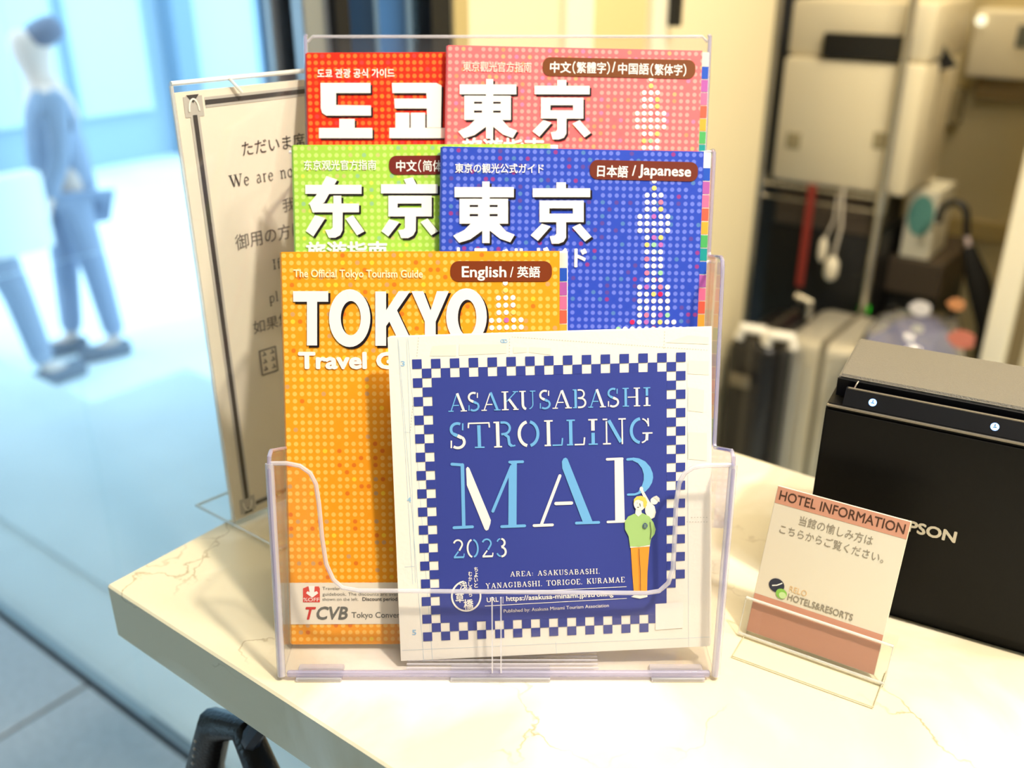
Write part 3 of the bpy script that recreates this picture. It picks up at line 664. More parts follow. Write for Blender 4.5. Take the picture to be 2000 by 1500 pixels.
bn = MB(); y0 = s_or.px(600, 1219)[1]; y1 = s_or.px(600, 1138)[1]; pl(bn, s_or, [(.0004, y0), (w_or, y0), (w_or, y1), (.0004, y1)], col('band_paper', (240, 228, 208)), 2)
bo = bn.build('publisher_band', r_or)
b = MB(); ppx(b, s_or, [(592, 1149), (601, 1145), (623, 1145), (625, 1149), (625, 1176), (592, 1176)], col('badge_red', (222, 74, 60)), 3)
ppx(b, s_or, [(603, 1144), (615, 1144), (614, 1156), (619, 1154), (622, 1158), (610, 1167), (598, 1158), (601, 1154), (605, 1156)], M_wh, 4)
text(b, s_or, '%OFF', (593, 1174), (624, 1174), 7, M_wh, 4); b.build('discount_badge', bo)
M_gy = col('print_grey', (110, 108, 100)); M_re = col('print_logo_red', (206, 58, 48))
b = MB(); text(b, s_or, 'T', (592, 1209), (612, 1209), 24, M_re, 3, .03, shear=.25); text(b, s_or, 'CVB', (616, 1209), (678, 1209), 25, M_gy, 3, .03, shear=.22); text(b, s_or, 'Tokyo Convention & Visitors Bureau', (687, 1206), (925, 1206), 11, M_gy, 3, .012); b.build('publisher_logo', bo)
b = MB(); text(b, s_or, 'Traveler', (630, 1152), (665, 1152), 6, M_gy, 3); text(b, s_or, 'guidebook. The discounts are available', (630, 1163), (795, 1163), 6, M_gy, 3); text(b, s_or, 'shown on the left.', (630, 1173), (700, 1173), 6, M_gy, 3); text(b, s_or, 'Discount period', (708, 1173), (776, 1173), 7, col('print_dark', (60, 54, 50)), 3, .02); b.build('small_print', bo)

# ------------------------------------------------------------------ stencil serif alphabet
def arc(cx, cy, rx, ry, a0, a1, n=10): return [(cx + rx * math.cos(math.radians(a0 + (a1 - a0) * i / n)), cy + ry * math.sin(math.radians(a0 + (a1 - a0) * i / n))) for i in range(n + 1)]
K, k_ = .13, .055                                  # thick and thin stroke, in letter heights
SF = {  # letter: (aspect, [(part, width, points in 0..1 box)])
 'A': (.95, [(0, k_, [(.14, .03), (.48, .95)]), (0, k_, [(0, .03), (.28, .03)]), (0, k_, [(.26, .33), (.58, .33)]), (1, K, [(.50, .97), (.83, .04)]), (1, k_, [(.66, .03), (1, .03)])]),
 'S': (.62, [(0, K * .8, arc(.5, .74, .38, .23, 60, 230, 10)), (0, k_, [(.82, .70), (.84, .97)]), (0, K, [(.26, .57), (.48, .50)]), (1, K, [(.50, .50), (.74, .42)]), (1, K * .8, arc(.5, .26, .40, .23, 50, -130, 10)), (1, k_, [(.10, .03), (.12, .32)])]),
 'K': (.88, [(0, K, [(.22, .03), (.22, .97)]), (0, k_, [(.02, .03), (.42, .03)]), (0, k_, [(.02, .97), (.42, .97)]), (1, k_, [(.30, .45), (.85, .95)]), (1, k_, [(.68, .97), (1, .97)]), (0, K, [(.45, .58), (.86, .05)]), (0, k_, [(.68, .03), (1, .03)])]),
 'U': (.88, [(0, K, [(.20, .97), (.20, .30)] + arc(.45, .28, .25, .25, 180, 255, 6)), (0, k_, [(0, .97), (.40, .97)]), (1, k_, arc(.52, .28, .30, .25, -75, 0, 6) + [(.82, .97)]), (1, k_, [(.66, .97), (1, .97)])]),
 'B': (.78, [(0, K, [(.22, .03), (.22, .97)]), (0, k_, [(.02, .03), (.30, .03)]), (0, k_, [(.02, .97), (.30, .97)]), (1, k_ * 1.5, [(.38, .96), (.55, .96)] + arc(.55, .75, .28, .21, 80, -80, 8) + [(.38, .53)]), (1, k_ * 1.7, [(.50, .52)] + arc(.58, .28, .34, .24, 80, -90, 8) + [(.38, .04)])]),
 'H': (.98, [(0, K, [(.18, .03), (.18, .97)]), (0, k_, [(0, .03), (.36, .03)]), (0, k_, [(0, .97), (.36, .97)]), (1, k_, [(.30, .50), (.76, .50)]), (1, K, [(.82, .03), (.82, .97)]), (1, k_, [(.64, .03), (1, .03)]), (1, k_, [(.64, .97), (1, .97)])]),
 'I': (.42, [(0, K, [(.5, .97), (.5, .55)]), (0, k_, [(.05, .97), (.95, .97)]), (1, K, [(.5, .47), (.5, .03)]), (1, k_, [(.05, .03), (.95, .03)])]),
 'T': (.80, [(0, k_, [(.0, .96), (1, .96)]), (0, k_, [(.02, .97), (0, .78)]), (0, k_, [(.98, .97), (1, .78)]), (1, K, [(.5, .88), (.5, .03)]), (1, k_, [(.28, .03), (.74, .03)])]),
 'R': (.84, [(0, K, [(.20, .03), (.20, .97)]), (0, k_, [(.02, .03), (.38, .03)]), (0, k_, [(.02, .97), (.28, .97)]), (1, k_ * 1.6, [(.34, .96), (.50, .96)] + arc(.50, .74, .26, .22, 85, -85, 8) + [(.36, .51)]), (1, K * .8, [(.52, .50), (.68, .40), (.72, .12), (.84, .04)]), (1, k_, [(.84, .04), (.99, .07)])]),
 'O': (.88, [(0, K * .9, arc(.5, .5, .42, .46, 100, 260, 14)), (1, K * .9, arc(.5, .5, .42, .46, 80, -80, 14))]),
 'L': (.74, [(0, K, [(.24, .03), (.24, .97)]), (0, k_, [(.02, .97), (.48, .97)]), (0, k_, [(.02, .03), (.36, .03)]), (1, k_, [(.44, .03), (.97, .03)]), (1, k_, [(.95, .03), (.99, .30)])]),
 'N': (.94, [(0, k_, [(.16, .03), (.16, .90)]), (0, k_, [(0, .03), (.34, .03)]), (0, k_, [(.0, .97), (.20, .97)]), (1, K, [(.26, .93), (.78, .08)]), (0, k_, [(.84, .0), (.84, .97)]), (0, k_, [(.68, .97), (1, .97)])]),
 'G': (.92, [(0, K * .9, arc(.5, .5, .42, .46, 95, 262, 14)), (1, k_, arc(.5, .5, .36, .46, 80, 35, 5)), (1, k_, [(.80, .97), (.82, .66)]), (1, k_, arc(.5, .5, .34, .46, -85, -50, 4)), (1, K * .8, [(.76, .40), (.74, .12)]), (1, k_, [(.56, .40), (.99, .40)])]),
 '2': (.64, [(0, k_ * 1.6, arc(.46, .74, .36, .22, 165, -30, 10) + [(.55, .40)]), (1, k_ * 1.3, [(.48, .36), (.10, .06)]), (1, K * .8, [(.06, .05), (.92, .05)]), (1, k_, [(.92, .05), (.96, .24)])]),
 '0': (.66, [(0, K * .7, arc(.5, .5, .42, .46, 100, 260, 12)), (1, K * .7, arc(.5, .5, .42, .46, 80, -80, 12))]),
 '3': (.62, [(0, k_ * 1.3, arc(.45, .76, .32, .20, 165, 95, 5)), (1, k_ * 1.8, arc(.45, .75, .34, .21, 80, -85, 8)), (1, k_ * 1.9, arc(.46, .27, .40, .25, 85, -90, 8)), (0, k_ * 1.5, arc(.46, .26, .38, .23, 195, 262, 5))]),
 'E': (.74, [(0, K, [(.22, .03), (.22, .97)]), (0, k_, [(.02, .97), (.90, .97), (.94, .74)]), (0, k_, [(.02, .03), (.92, .03), (.98, .28)]), (0, k_, [(.22, .52), (.64, .52)])]),
 'M': (1.1, [(0, k_, [(.14, .03), (.14, .95)]), (0, k_, [(0, .03), (.28, .03)]), (0, k_, [(0, .97), (.16, .97)]), (0, K, [(.20, .94), (.48, .06)]), (0, k_, [(.50, .06), (.80, .94)]), (0, K, [(.84, .03), (.84, .95)]), (0, k_, [(.70, .03), (1, .03)]), (0, k_, [(.82, .97), (1, .97)])]),
 'Y': (.88, [(0, K, [(.16, .95), (.50, .48)]), (0, k_, [(.84, .95), (.50, .48)]), (0, K, [(.5, .48), (.5, .03)]), (0, k_, [(.30, .03), (.70, .03)]), (0, k_, [(0, .97), (.32, .97)]), (0, k_, [(.70, .97), (1, .97)])]),
 ',': (.25, [(0, K, [(.3, .10), (.3, .0)])]), ':': (.25, [(0, K, [(.4, .12), (.4, .2)]), (0, K, [(.4, .5), (.4, .58)])]), ' ': (.45, []),
 'W': (1.25, [(0, K, [(.12, .95), (.34, .04)]), (0, k_, [(.34, .04), (.52, .92)]), (0, K, [(.50, .92), (.72, .04)]), (0, k_, [(.72, .04), (.92, .95)]), (0, k_, [(0, .97), (.25, .97)]), (0, k_, [(.38, .97), (.60, .97)]), (0, k_, [(.80, .97), (1, .97)])]),
 'e': (.5, [(0, .07, arc(.5, .33, .40, .32, 10, 320, 14)), (0, k_, [(.12, .36), (.90, .36)])]), 'a': (.5, [(0, .07, [(.2, .58)] + arc(.5, .48, .26, .18, 120, 0, 6) + [(.76, .08), (.95, .05)]), (0, .07, arc(.42, .19, .30, .17, 70, 350, 10))]),
 'r': (.42, [(0, .09, [(.35, .03), (.35, .66)]), (0, k_, [(.1, .03), (.62, .03)]), (0, k_, [(.1, .66), (.35, .66)]), (0, .07, [(.35, .50), (.6, .66), (.9, .63)])]), 'n': (.62, [(0, .09, [(.22, .03), (.22, .66)]), (0, k_, [(.02, .03), (.42, .03)]), (0, k_, [(.02, .66), (.22, .66)]), (0, .08, [(.22, .52)] + arc(.52, .46, .25, .2, 120, 0, 6) + [(.77, .03)]), (0, k_, [(.58, .03), (.98, .03)])]),
 'o': (.55, [(0, .08, arc(.5, .34, .40, .32, 0, 360, 16))]), 'w': (.8, [(0, .09, [(.1, .66), (.3, .04)]), (0, k_, [(.3, .04), (.5, .6)]), (0, .09, [(.5, .6), (.7, .04)]), (0, k_, [(.7, .04), (.9, .66)])]),
 'p': (.62, [(0, .09, [(.24, -.3), (.24, .66)]), (0, k_, [(.04, -.3), (.46, -.3)]), (0, .07, arc(.54, .33, .36, .32, 140, -140, 12))]), 'l': (.34, [(0, .09, [(.5, .03), (.5, 1)]), (0, k_, [(.1, .03), (.9, .03)]), (0, k_, [(.1, 1), (.5, 1)])]),
 'f': (.4, [(0, .09, [(.4, .03), (.4, .8)] + arc(.66, .8, .26, .18, 180, 60, 5)), (0, k_, [(.1, .03), (.7, .03)]), (0, k_, [(.1, .64), (.8, .64)])]), 't': (.4, [(0, .08, [(.42, .9), (.42, .15), (.6, .04), (.85, .08)]), (0, k_, [(.1, .64), (.8, .64)])])}
def serif(mb, sf, ch, BL, BR, h, cols, lev=4, px=True, fat=1):
    if ch not in SF: return
    a = sf.px(*BL) if px else BL; b = sf.px(*BR) if px else BR
    if px: q = sf.px(BL[0], BL[1] - h); hh = math.hypot(q[0] - a[0], q[1] - a[1])
    else: hh = h
    dx, dy = b[0] - a[0], b[1] - a[1]; ln = math.hypot(dx, dy); ex = (dx / ln, dy / ln); ey = (-ex[1], ex[0])
    for part, wd, pts in SF[ch][1]:
        stroke(mb, sf, [(a[0] + ex[0] * x * ln + ey[0] * y * hh, a[1] + ex[1] * x * ln + ey[1] * y * hh) for x, y in pts], wd * hh * fat, cols[part], lev)
def serifline(mb, sf, s, L, R, h, m, lev=4, fat=1, gap=.14):
    a = sf.px(*L); b = sf.px(*R); tot = sum(SF[c][0] + gap for c in s) - gap; x = 0
    q = sf.px(L[0], L[1] - h); hh = math.hypot(q[0] - a[0], q[1] - a[1])
    P = lambda f: (a[0] + (b[0] - a[0]) * f, a[1] + (b[1] - a[1]) * f)
    for c in s:
        serif(mb, sf, c, P(x / tot), P((x + SF[c][0]) / tot), hh, (m, m), lev, False, fat); x += SF[c][0] + gap

# ------------------------------------------------------------------ square folded map in the front pocket
upm = Vector((0, .31, 1)).normalized()
mb_ = Surf((0, .394, 1.056), (1, 0, 0), upm)
cor = [mb_.p(*mb_.px(*p)) for p in ((783, 1291), (1386, 1262), (1387, 640), (757, 659))]
mp = thing('folded_map', (cor[0] + cor[1]) / 2, 'square folded paper map with blue checkered cover in front pocket', 'map')
M_map = mat('map_paper', (246, 240, 228), .6, bump=.1, bscale=400)
for i in range(4):
    MB().prism([c - mb_.n * (.0007 * i) - Z * 0 + Vector((.0004 * i, 0, .0002 * i)) for c in cor], -mb_.n * .00045, M_map).build('fold_panel', mp)
M_nv = col('map_blue', (54, 66, 150), .55); M_lb = col('map_light_blue', (112, 178, 232), .55); M_cw = col('map_cream', (250, 242, 234), .55)
M_fg = col('map_faint_grey', (234, 230, 216), .6); M_fl = col('map_faint_blue', (184, 208, 226), .6); M_fb = col('map_pale_blue', (150, 196, 232), .6)
g = [mb_.px(*p) for p in ((805, 702), (1339, 688), (1337, 1231), (827, 1252))]
def gp(c, r):
    u, v = c / 29, r / 31
    t = [g[0][i] * (1 - u) + g[1][i] * u for i in (0, 1)]; b = [g[3][i] * (1 - u) + g[2][i] * u for i in (0, 1)]
    return tuple(t[i] * (1 - v) + b[i] * v for i in (0, 1))
cb = MB()
pl(cb, mb_, [gp(2, 2), gp(27, 2), gp(27, 29), gp(2, 29)], M_nv, 2)
for c in range(29):
    for r in range(31):
        rg = min(c, r, 28 - c, 30 - r)
        if rg < 2 and (c + r) % 2 == 0 and not (c > 25 and r > 25): pl(cb, mb_, [gp(c, r), gp(c + 1, r), gp(c + 1, r + 1), gp(c, r + 1)], M_nv, 2)
ppx(cb, mb_, [(1280, 1179), (1334, 1176), (1334, 1226), (1280, 1230)], M_cw, 3)
cb.build('checkered_cover_print', mp)
# faint street map in the margins
fm = MB(); G6 = lambda x, y: (740 + x / 2.857, 620 + y / 2.857)
for q in ([(285, 215), (300, 160), (430, 152), (432, 215)], [(448, 152), (712, 150), (712, 200), (448, 212)], [(840, 165), (960, 172), (960, 210), (840, 195)], [(750, 165), (825, 168), (825, 195), (750, 200)],
          [(1725, 240), (1840, 245), (1840, 320), (1725, 315)], [(1725, 390), (1815, 405), (1810, 530), (1725, 520)], [(1725, 640), (1830, 645), (1830, 800), (1725, 790)], [(1725, 100), (1840, 110), (1840, 150), (1600, 140)]): ppx(fm, mb_, q, M_fg, 1, G6)
def pline(mb, sf, a, b, wpx, m, lev, G=None, dash=0):
    if G: a, b = G(*a), G(*b)
    A, B_ = sf.px(*a), sf.px(*b)
    wd = wpx * .00026
    if not dash: return stroke(mb, sf, [A, B_], wd, m, lev)
    n = int(math.hypot(B_[0] - A[0], B_[1] - A[1]) / dash)
    for i in range(n):
        p = [A[j] + (B_[j] - A[j]) * (i + .1) / n for j in (0, 1)]; q = [A[j] + (B_[j] - A[j]) * (i + .55) / n for j in (0, 1)]
        stroke(mb, sf, [p, q], wd, m, lev)
M_fd = col('map_faint_dash', (196, 192, 180), .6)
for a, b in (((105, 120), (150, 780)), ((155, 118), (205, 1480)), ((150, 780), (190, 1490))): pline(fm, mb_, a, b, .6, M_fl, 1, G6)
pline(fm, mb_, (797, 660), (845, 1290), .6, M_fl, 1); pline(fm, mb_, (778, 662), (828, 1292), .6, M_fl, 1)
pline(fm, mb_, (790, 844), (803, 844), .6, M_fl, 1); pline(fm, mb_, (790, 1107), (810, 1106), .6, M_fl, 1)
pline(fm, mb_, (785, 1270), (1386, 1244), .5, M_fl, 1); pline(fm, mb_, (1085, 1252), (1087, 1278), .5, M_fl, 1)
pline(fm, mb_, (1342, 700), (1345, 1262), .5, M_fl, 1)
for a, b in (((222, 110), (212, 225)), ((730, 115), (728, 220)), ((740, 108), (1840, 183)), ((1595, 75), (1590, 180)), ((190, 490), (175, 640)), ((1715, 1140), (1840, 1140)), ((1740, 1115), (1840, 1115))): pline(fm, mb_, a, b, 1.1, M_fd, 1, G6, .0014)
for s, p in (('3', (783, 715)), ('4', (795, 981)), ('5', (805, 1240))): text(fm, mb_, s, p, (p[0] + 8, p[1]), 10, M_fb, 1, .01)
stroke(fm, mb_, [mb_.px(*p) for p in ell(982, 666, 4, 3, 10)] , .0004, M_fb, 1); stroke(fm, mb_, [mb_.px(*p) for p in ell(987, 666, 4, 3, 10)], .0004, M_fb, 1)
fm.build('street_map_print', mp)
# title rows
G4b = lambda x, y: (760 + x / 3.448, 730 + y / 3.448)
tl = MB()
row1 = [('A', 400, 525, 'bw'), ('S', 530, 612, 'wb'), ('A', 622, 752, 'wb'), ('K', 758, 872, 'wb'), ('U', 880, 988, 'wb'), ('S', 1010, 1090, 'wb'), ('A', 1100, 1230, 'ww'), ('B', 1236, 1330, 'bw'), ('A', 1340, 1460, 'bw'), ('S', 1468, 1550, 'bw'), ('H', 1572, 1690, 'bw'), ('I', 1710, 1762, 'bw')]
cc = {'b': M_lb, 'w': M_cw}
for ch, a, b, c in row1:
    y = lambda x: 256 - (x - 400) * 40 / 1360
    serif(tl, mb_, ch, G4b(a, y(a)), G4b(b, y(b)), 127 / 3.448, (cc[c[0]], cc[c[1]]))
tl.build('first_title_row', mp); tl = MB()
row2 = [('S', 408, 520, 'bw'), ('T', 538, 680, 'wb'), ('R', 705, 852, 'wb'), ('O', 866, 1016, 'wb'), ('L', 1045, 1170, 'wb'), ('L', 1195, 1318, 'bw'), ('I', 1340, 1408, 'wb'), ('N', 1440, 1595, 'wb'), ('G', 1618, 1775, 'bw')]
for ch, a, b, c in row2:
    y = lambda x: 505 - (x - 408) * 38 / 1360
    serif(tl, mb_, ch, G4b(a, y(a)), G4b(b, y(b)), 175 / 3.448, (cc[c[0]], cc[c[1]]))
tl.build('second_title_row', mp); tl = MB()
for ch, a, b, c in (('2', 415, 480, 'wb'), ('0', 492, 560, 'wb'), ('2', 575, 640, 'bw'), ('3', 655, 718, 'bw')):
    y = lambda x: 1343 - (x - 415) * 10 / 303
    serif(tl, mb_, ch, G6(a, y(a)), G6(b, y(b)), 105 / 2.857, (cc[c[0]], cc[c[1]]), fat=1.0)
tl.build('year_lettering', mp)
big = MB()
def S6(pts, w, m, G=G6, sc=2.857): stroke(big, mb_, [mb_.px(*G(*p)) for p in pts], w / sc * .000262, m, 4, True)
S6([(408, 818), (466, 822)], 17, M_lb); S6([(466, 822), (474, 1165)], 20, M_lb); S6([(420, 1172), (522, 1167)], 17, M_lb)
ppx(big, mb_, [(487, 842), (495, 832), (505, 840), (625, 1130), (622, 1150), (611, 1183), (599, 1188), (590, 1180), (491, 935)], M_cw, 4, G6)
S6([(636, 1080), (740, 830)], 17, M_lb); ppx(big, mb_, [(722, 802), (770, 798), (768, 1162), (722, 1165), (724, 870), (742, 822)], M_lb, 4, G6)
S6([(730, 806), (802, 804)], 16, M_lb); S6([(686, 1166), (813, 1161)], 17, M_lb)
ppx(big, mb_, [(1021, 803), (1030, 786), (1042, 781), (1052, 788), (1192, 1138), (1138, 1142), (1023, 840)], M_lb, 4, G6); S6([(1102, 1146), (1226, 1142)], 16, M_lb)
S6([(1010, 882), (908, 1150)], 17, M_cw); S6([(988, 1037), (1074, 1034)], 19, M_cw); S6([(866, 1160), (968, 1156)], 16, M_cw)
GR = lambda x, y: (1160 + x / 5, 880 + y / 5)
def S5(pts, w, m): S6(pts, w, m, GR, 5)
ppx(big, mb_, [(200, 72), (272, 66), (284, 75), (300, 695), (207, 700)], M_cw, 4, GR); S5([(128, 84), (275, 78)], 25, M_cw); S5([(135, 695), (312, 688)], 24, M_cw)
S5([(328, 85), (390, 80)], 26, M_lb)
big_b = [(380, 66), (440, 74), (500, 104), (548, 158), (573, 218), (577, 262), (566, 312), (536, 362), (500, 400), (430, 415), (440, 385), (470, 335), (485, 285), (485, 230), (468, 172), (430, 122), (380, 98)]
ppx(big, mb_, big_b, M_lb, 4, GR); S5([(332, 428), (400, 426), (455, 405)], 22, M_lb)
big.build('large_title', mp)
fg = MB(); M_sk = col('figure_pale_skin', (248, 244, 230)); M_hr = col('figure_blond', (244, 206, 96)); M_sw = col('figure_green', (168, 204, 128)); M_tr = col('figure_orange', (250, 158, 58)); M_ln = col('figure_line', (60, 60, 64)); M_dk = col('figure_crest', (60, 74, 130))
ppx(fg, mb_, [(498, 560), (515, 530), (455, 390), (475, 378), (545, 500), (590, 540), (604, 600), (590, 650), (560, 665), (520, 640), (500, 600)], M_sk, 5, GR)
ppx(fg, mb_, ell(462, 372, 17, 22, 14), M_sk, 5, GR); ppx(fg, mb_, ell(588, 488, 38, 36, 16), M_sk, 5, GR); ppx(fg, mb_, [(575, 450), (610, 436), (640, 462), (640, 500), (622, 492), (600, 468)], col('figure_cap', (214, 214, 208)), 6, GR)
ppx(fg, mb_, [(358, 940), (445, 932), (542, 930), (522, 1180), (518, 1372), (388, 1374), (374, 1200)], M_tr, 5, GR)
ppx(fg, mb_, [(352, 925), (545, 912), (545, 932), (352, 946)], M_sk, 6, GR)
ppx(fg, mb_, [(395, 612), (470, 605), (540, 640), (580, 700), (601, 765), (590, 812), (556, 856), (545, 915), (440, 935), (350, 930), (338, 835), (302, 765), (300, 690), (332, 640)], M_sw, 7, GR)
ppx(fg, mb_, [(408, 560), (460, 560), (465, 612), (430, 640), (400, 612)], M_sk, 8, GR); ppx(fg, mb_, ell(445, 515, 58, 66, 22), M_sk, 9, GR)
ppx(fg, mb_, [(385, 520), (388, 470), (415, 442), (460, 436), (500, 455), (518, 500), (500, 560), (482, 540), (478, 490), (430, 470), (398, 485)], M_hr, 10, GR)
for q in ([(437, 950), (450, 1180), (452, 1370)], [(545, 690), (556, 780), (548, 860)], [(418, 505), (424, 505)], [(445, 510), (452, 540)], [(420, 545), (438, 548)]): stroke(fg, mb_, [mb_.px(*GR(*p)) for p in q], .0003, M_ln, 11)
ppx(fg, mb_, ell(497, 728, 24, 28, 16), M_dk, 11, GR)
for k in (-10, 0, 10): stroke(fg, mb_, [mb_.px(*GR(497 + k, 708)), mb_.px(*GR(497 + k, 748))], .0002, M_sw, 12)
ppx(fg, mb_, [(360, 1425), (400, 1405), (450, 1412), (520, 1405), (522, 1425), (450, 1442)], M_sk, 5, GR)
fg.build('figure_illustration', mp)
sm = MB(); G7 = lambda x, y: (860 + x / 5, 1080 + y / 5)
serifline(sm, mb_, 'AREA: ASAKUSABASHI,', G7(683, 228), G7(1560, 198), 50 / 5, M_cw, fat=1.25, gap=.2)
serifline(sm, mb_, 'YANAGIBASHI, TORIGOE, KURAMAE', G7(445, 345), G7(1800, 282), 52 / 5, M_cw, fat=1.25, gap=.2)
for a, b in (((435, 392), (1818, 326)), ((435, 515), (1820, 440))): pline(sm, mb_, a, b, 1.2, M_cw, 4, G7)
text(sm, mb_, 'URL', G7(455, 478), G7(570, 472), 9, M_cw, 4, .015); text(sm, mb_, 'https://asakusa-minami.jp/strolling', G7(645, 466), G7(1690, 416), 9.5, M_cw, 4, .02, dsc=0)
text(sm, mb_, 'Published by: Asakusa Minami Tourism Association', G7(620, 580), G7(1645, 524), 6.4, M_cw, 4)
pline(sm, mb_, (612, 425), (612, 490), .8, M_cw, 4, G7)
def cyc(x, y, rx, ry, w, lo, hi): stroke(sm, mb_, [mb_.px(*G7(*p)) for p in arc(x, y, rx, ry, lo, hi, 30)], w, M_cw, 4)
cyc(253, 418, 140, 145, .0009, -20, 260)
for s, x, y, h in (('浅', 190, 350, 75), ('草', 150, 475, 85), ('橋', 230, 545, 95)): text(sm, mb_, s, G7(x, y), G7(x + h, y - 4), h / 5, M_cw, 4, .015)
for i, s in enumerate('ちょいと'): text(sm, mb_, s, G7(332, 178 + i * 52), G7(368, 176 + i * 52), 8.5, M_cw, 4, .02)
for i, s in enumerate('むかしまち'): text(sm, mb_, s, G7(276, 222 + i * 50), G7(312, 220 + i * 50), 8.5, M_cw, 4, .02)
sm.build('small_lettering', mp)

# ------------------------------------------------------------------ sign on the left, in an acrylic stand
ga = math.radians(45); sd_ = Vector((math.cos(ga), math.sin(ga), 0)); g0 = at(458, 1030, 1.05)
stg = thing('sign_stand', g0 + sd_ * .105, 'clear acrylic T stand at the left holding the white notice sheet', 'sign stand')
perp = Vector((sd_.y, -sd_.x, 0))                    # towards the room / holder side
SW = .214; SHh = .2755
ss = Surf(g0 + Z * .006, sd_, Z)
for off, nm in ((.0002, 'front_sheet'), (-.0040, 'back_sheet')):
    MB().box(g0 + perp * off + Z * .004, sd_ * SW, perp * .0016, Z * SHh, ACRS, .0004, 1).build(nm, stg)
MB().tube([g0 + Z * .004, g0 + Z * (SHh + .003)], .0011, EDG).tube([g0 + Z * (SHh + .004), g0 + Z * (SHh + .004) + sd_ * SW], .0014, EDG).build('edge', stg, True)
tp_ = T
MB().prism([q_ + Z * .0003 for q_ in (g0 - T * .040, g0 + T * .045, g0 + T * .045 + sd_ * SW, g0 - T * .040 + sd_ * SW)], Z * .003, ACRB).build('base_plate', stg)
bb = [g0 - T * .040 + Z * .0018 + sd_ * .07, g0 - T * .040 + Z * .0018, g0 + T * .045 + Z * .0018, g0 + T * .045 + Z * .0018 + sd_ * .2]
MB().tube(bb, .0011, EDG).build('edge', stg, True)
MB().tube([g0 + sd_ * .034 + Z * (SHh + .004) + perp * .001, g0 + sd_ * .040 + Z * (SHh - .004) + perp * .003], .0010, EDG).build('clip', stg, True)
sg = thing('notice_sheet', g0 + sd_ * .105 + Z * .004, 'white notice sheet with black ornamental border and Japanese and English lines', 'sign')
sp = Surf(g0 - perp * .0010 + Z * .004, sd_, Z)
if sp.n.dot(perp) < 0: pass
MB().box(g0 - perp * .0022 + Z * .004 + sd_ * .0015, sd_ * .21, perp * .0018, Z * .2705, mat('notice_paper', (244, 234, 216), .7)).build('paper', sg)
sp = Surf(g0 - perp * .0003 + Z * .004, sd_, Z)
SG = sp.n.dot(perp)
M_ink = col('notice_ink', (52, 46, 42), .6); M_gr = col('notice_grey', (196, 190, 182), .6); M_li = col('notice_light_ink', (120, 112, 104), .6)
fr = MB()
def bline(a, b, w, m, lev=1): stroke(fr, sp, [sp.px(*a), sp.px(*b)], w, m, lev)
x0 = sp.px(381, 205)[0]; x0 = (sp.px(381, 205)[0] + sp.px(478, 965)[0]) / 2; zt = sp.px(400, 200)[1]; zb_ = sp.px(500, 982)[1]
for w, m, l in ((.0056, M_gr, 1), (.0026, M_ink, 2)):
    stroke(fr, sp, [(x0, zb_ + .006), (x0, zt - .006)], w, m, l); stroke(fr, sp, [(x0 + .007, zt), (.2, zt)], w, m, l); stroke(fr, sp, [(x0 + .006, zb_), (.2, zb_)], w * .8, m, l)
for zz, s in ((zt, 1), (zb_, -1)):
    pl(fr, sp, [(x0 - .0056, zz - .007 * s), (x0 - .0056, zz + .004 * s), (x0 + .0056, zz + .004 * s), (x0 + .0056, zz - .007 * s)], M_gr, 1)
    pl(fr, sp, [(x0 - .0038, zz + .0048 * s), (x0 + .0038, zz + .0048 * s), (x0, zz + .0005 * s)], M_ink, 3)
    stroke(fr, sp, arc(x0, zz - .004 * s, .0030, .0066 * s, 0, 180, 10), .0010, M_pg, 4)
fr.build('ornamental_border', sg)
tx = MB()
def stext(s, L, w, h, m=M_ink, off=.0):
    a = sp.px(*L); text(tx, sp, s, a, (a[0] + w, a[1]), h, m, 2, off, px=False)
stext('ただいま席', (474, 303), .0425, .0078); stext('御用の方は', (461, 487), .0475, .0088, M_li); stext('我们', (553, 413), .018, .0078, M_li); stext('如果您', (496, 651), .0265, .0078, M_li)
for s, L, sc in (('We are now', (449, 367), 1), ('If', (533, 527), .9), ('pl', (526, 592), .9)):
    a = sp.px(*L); x = a[0]; h = .0072 * sc
    for c in s:
        wd = SF[c][0] * h * .95
        serif(tx, sp, c, (x, a[1]), (x + wd, a[1]), h, (M_ink, M_ink), 2, False); x += wd + h * .12
a = sp.px(512, 733); b2 = sp.px(540, 676)
sw, sh = .0115, .0165
stroke(tx, sp, [(a[0], a[1]), (a[0] + sw, a[1]), (a[0] + sw, a[1] + sh), (a[0], a[1] + sh), (a[0], a[1])], .0011, M_li, 2)
for i in range(3):
    for j in range(2): stroke(tx, sp, [(a[0] + .0028 + j * .0058 - .0012, a[1] + .003 + i * .005), (a[0] + .0028 + j * .0058 + .0014, a[1] + .003 + i * .005), (a[0] + .0028 + j * .0058, a[1] + .0052 + i * .005)], .0009, M_li, 2)
tx.build('lettering', sg)

# ------------------------------------------------------------------ receipt printer
pd = Vector((.879, -.477, 0)).normalized(); pv = Vector((-pd.y, pd.x, 0)); P0 = at(1557, 1157, 1.05)
pr = thing('receipt_printer', P0 + pd * .0635 + pv * .06, 'black cube shaped receipt printer with blue lit control strip on counter', 'printer')
def PP(u, v, z): return P0 + pd * u + pv * v + Z * z
M_pb = mat('printer_black', (11, 10, 9), .5, spec=.18, bump=.08, bscale=900); M_pl = mat('printer_lid_grey', (104, 98, 86), .5, bump=.6, bscale=1600, spec=.6); M_gl = mat('printer_gloss', (8, 8, 12), .4, spec=.2); M_sv = mat('printer_silver_line', (150, 142, 128), .3, .6)
PWd = .127
MB().prism([PP(0, v, z) for v, z in ((0, .008), (-.0, .1215), (.0015, .1225), (.0015, .1235), (.070, .1235), (.075, .125), (.124, .104), (.127, .100), (.127, .008))], pd * PWd, M_pb, .0012).build('body', pr, True)
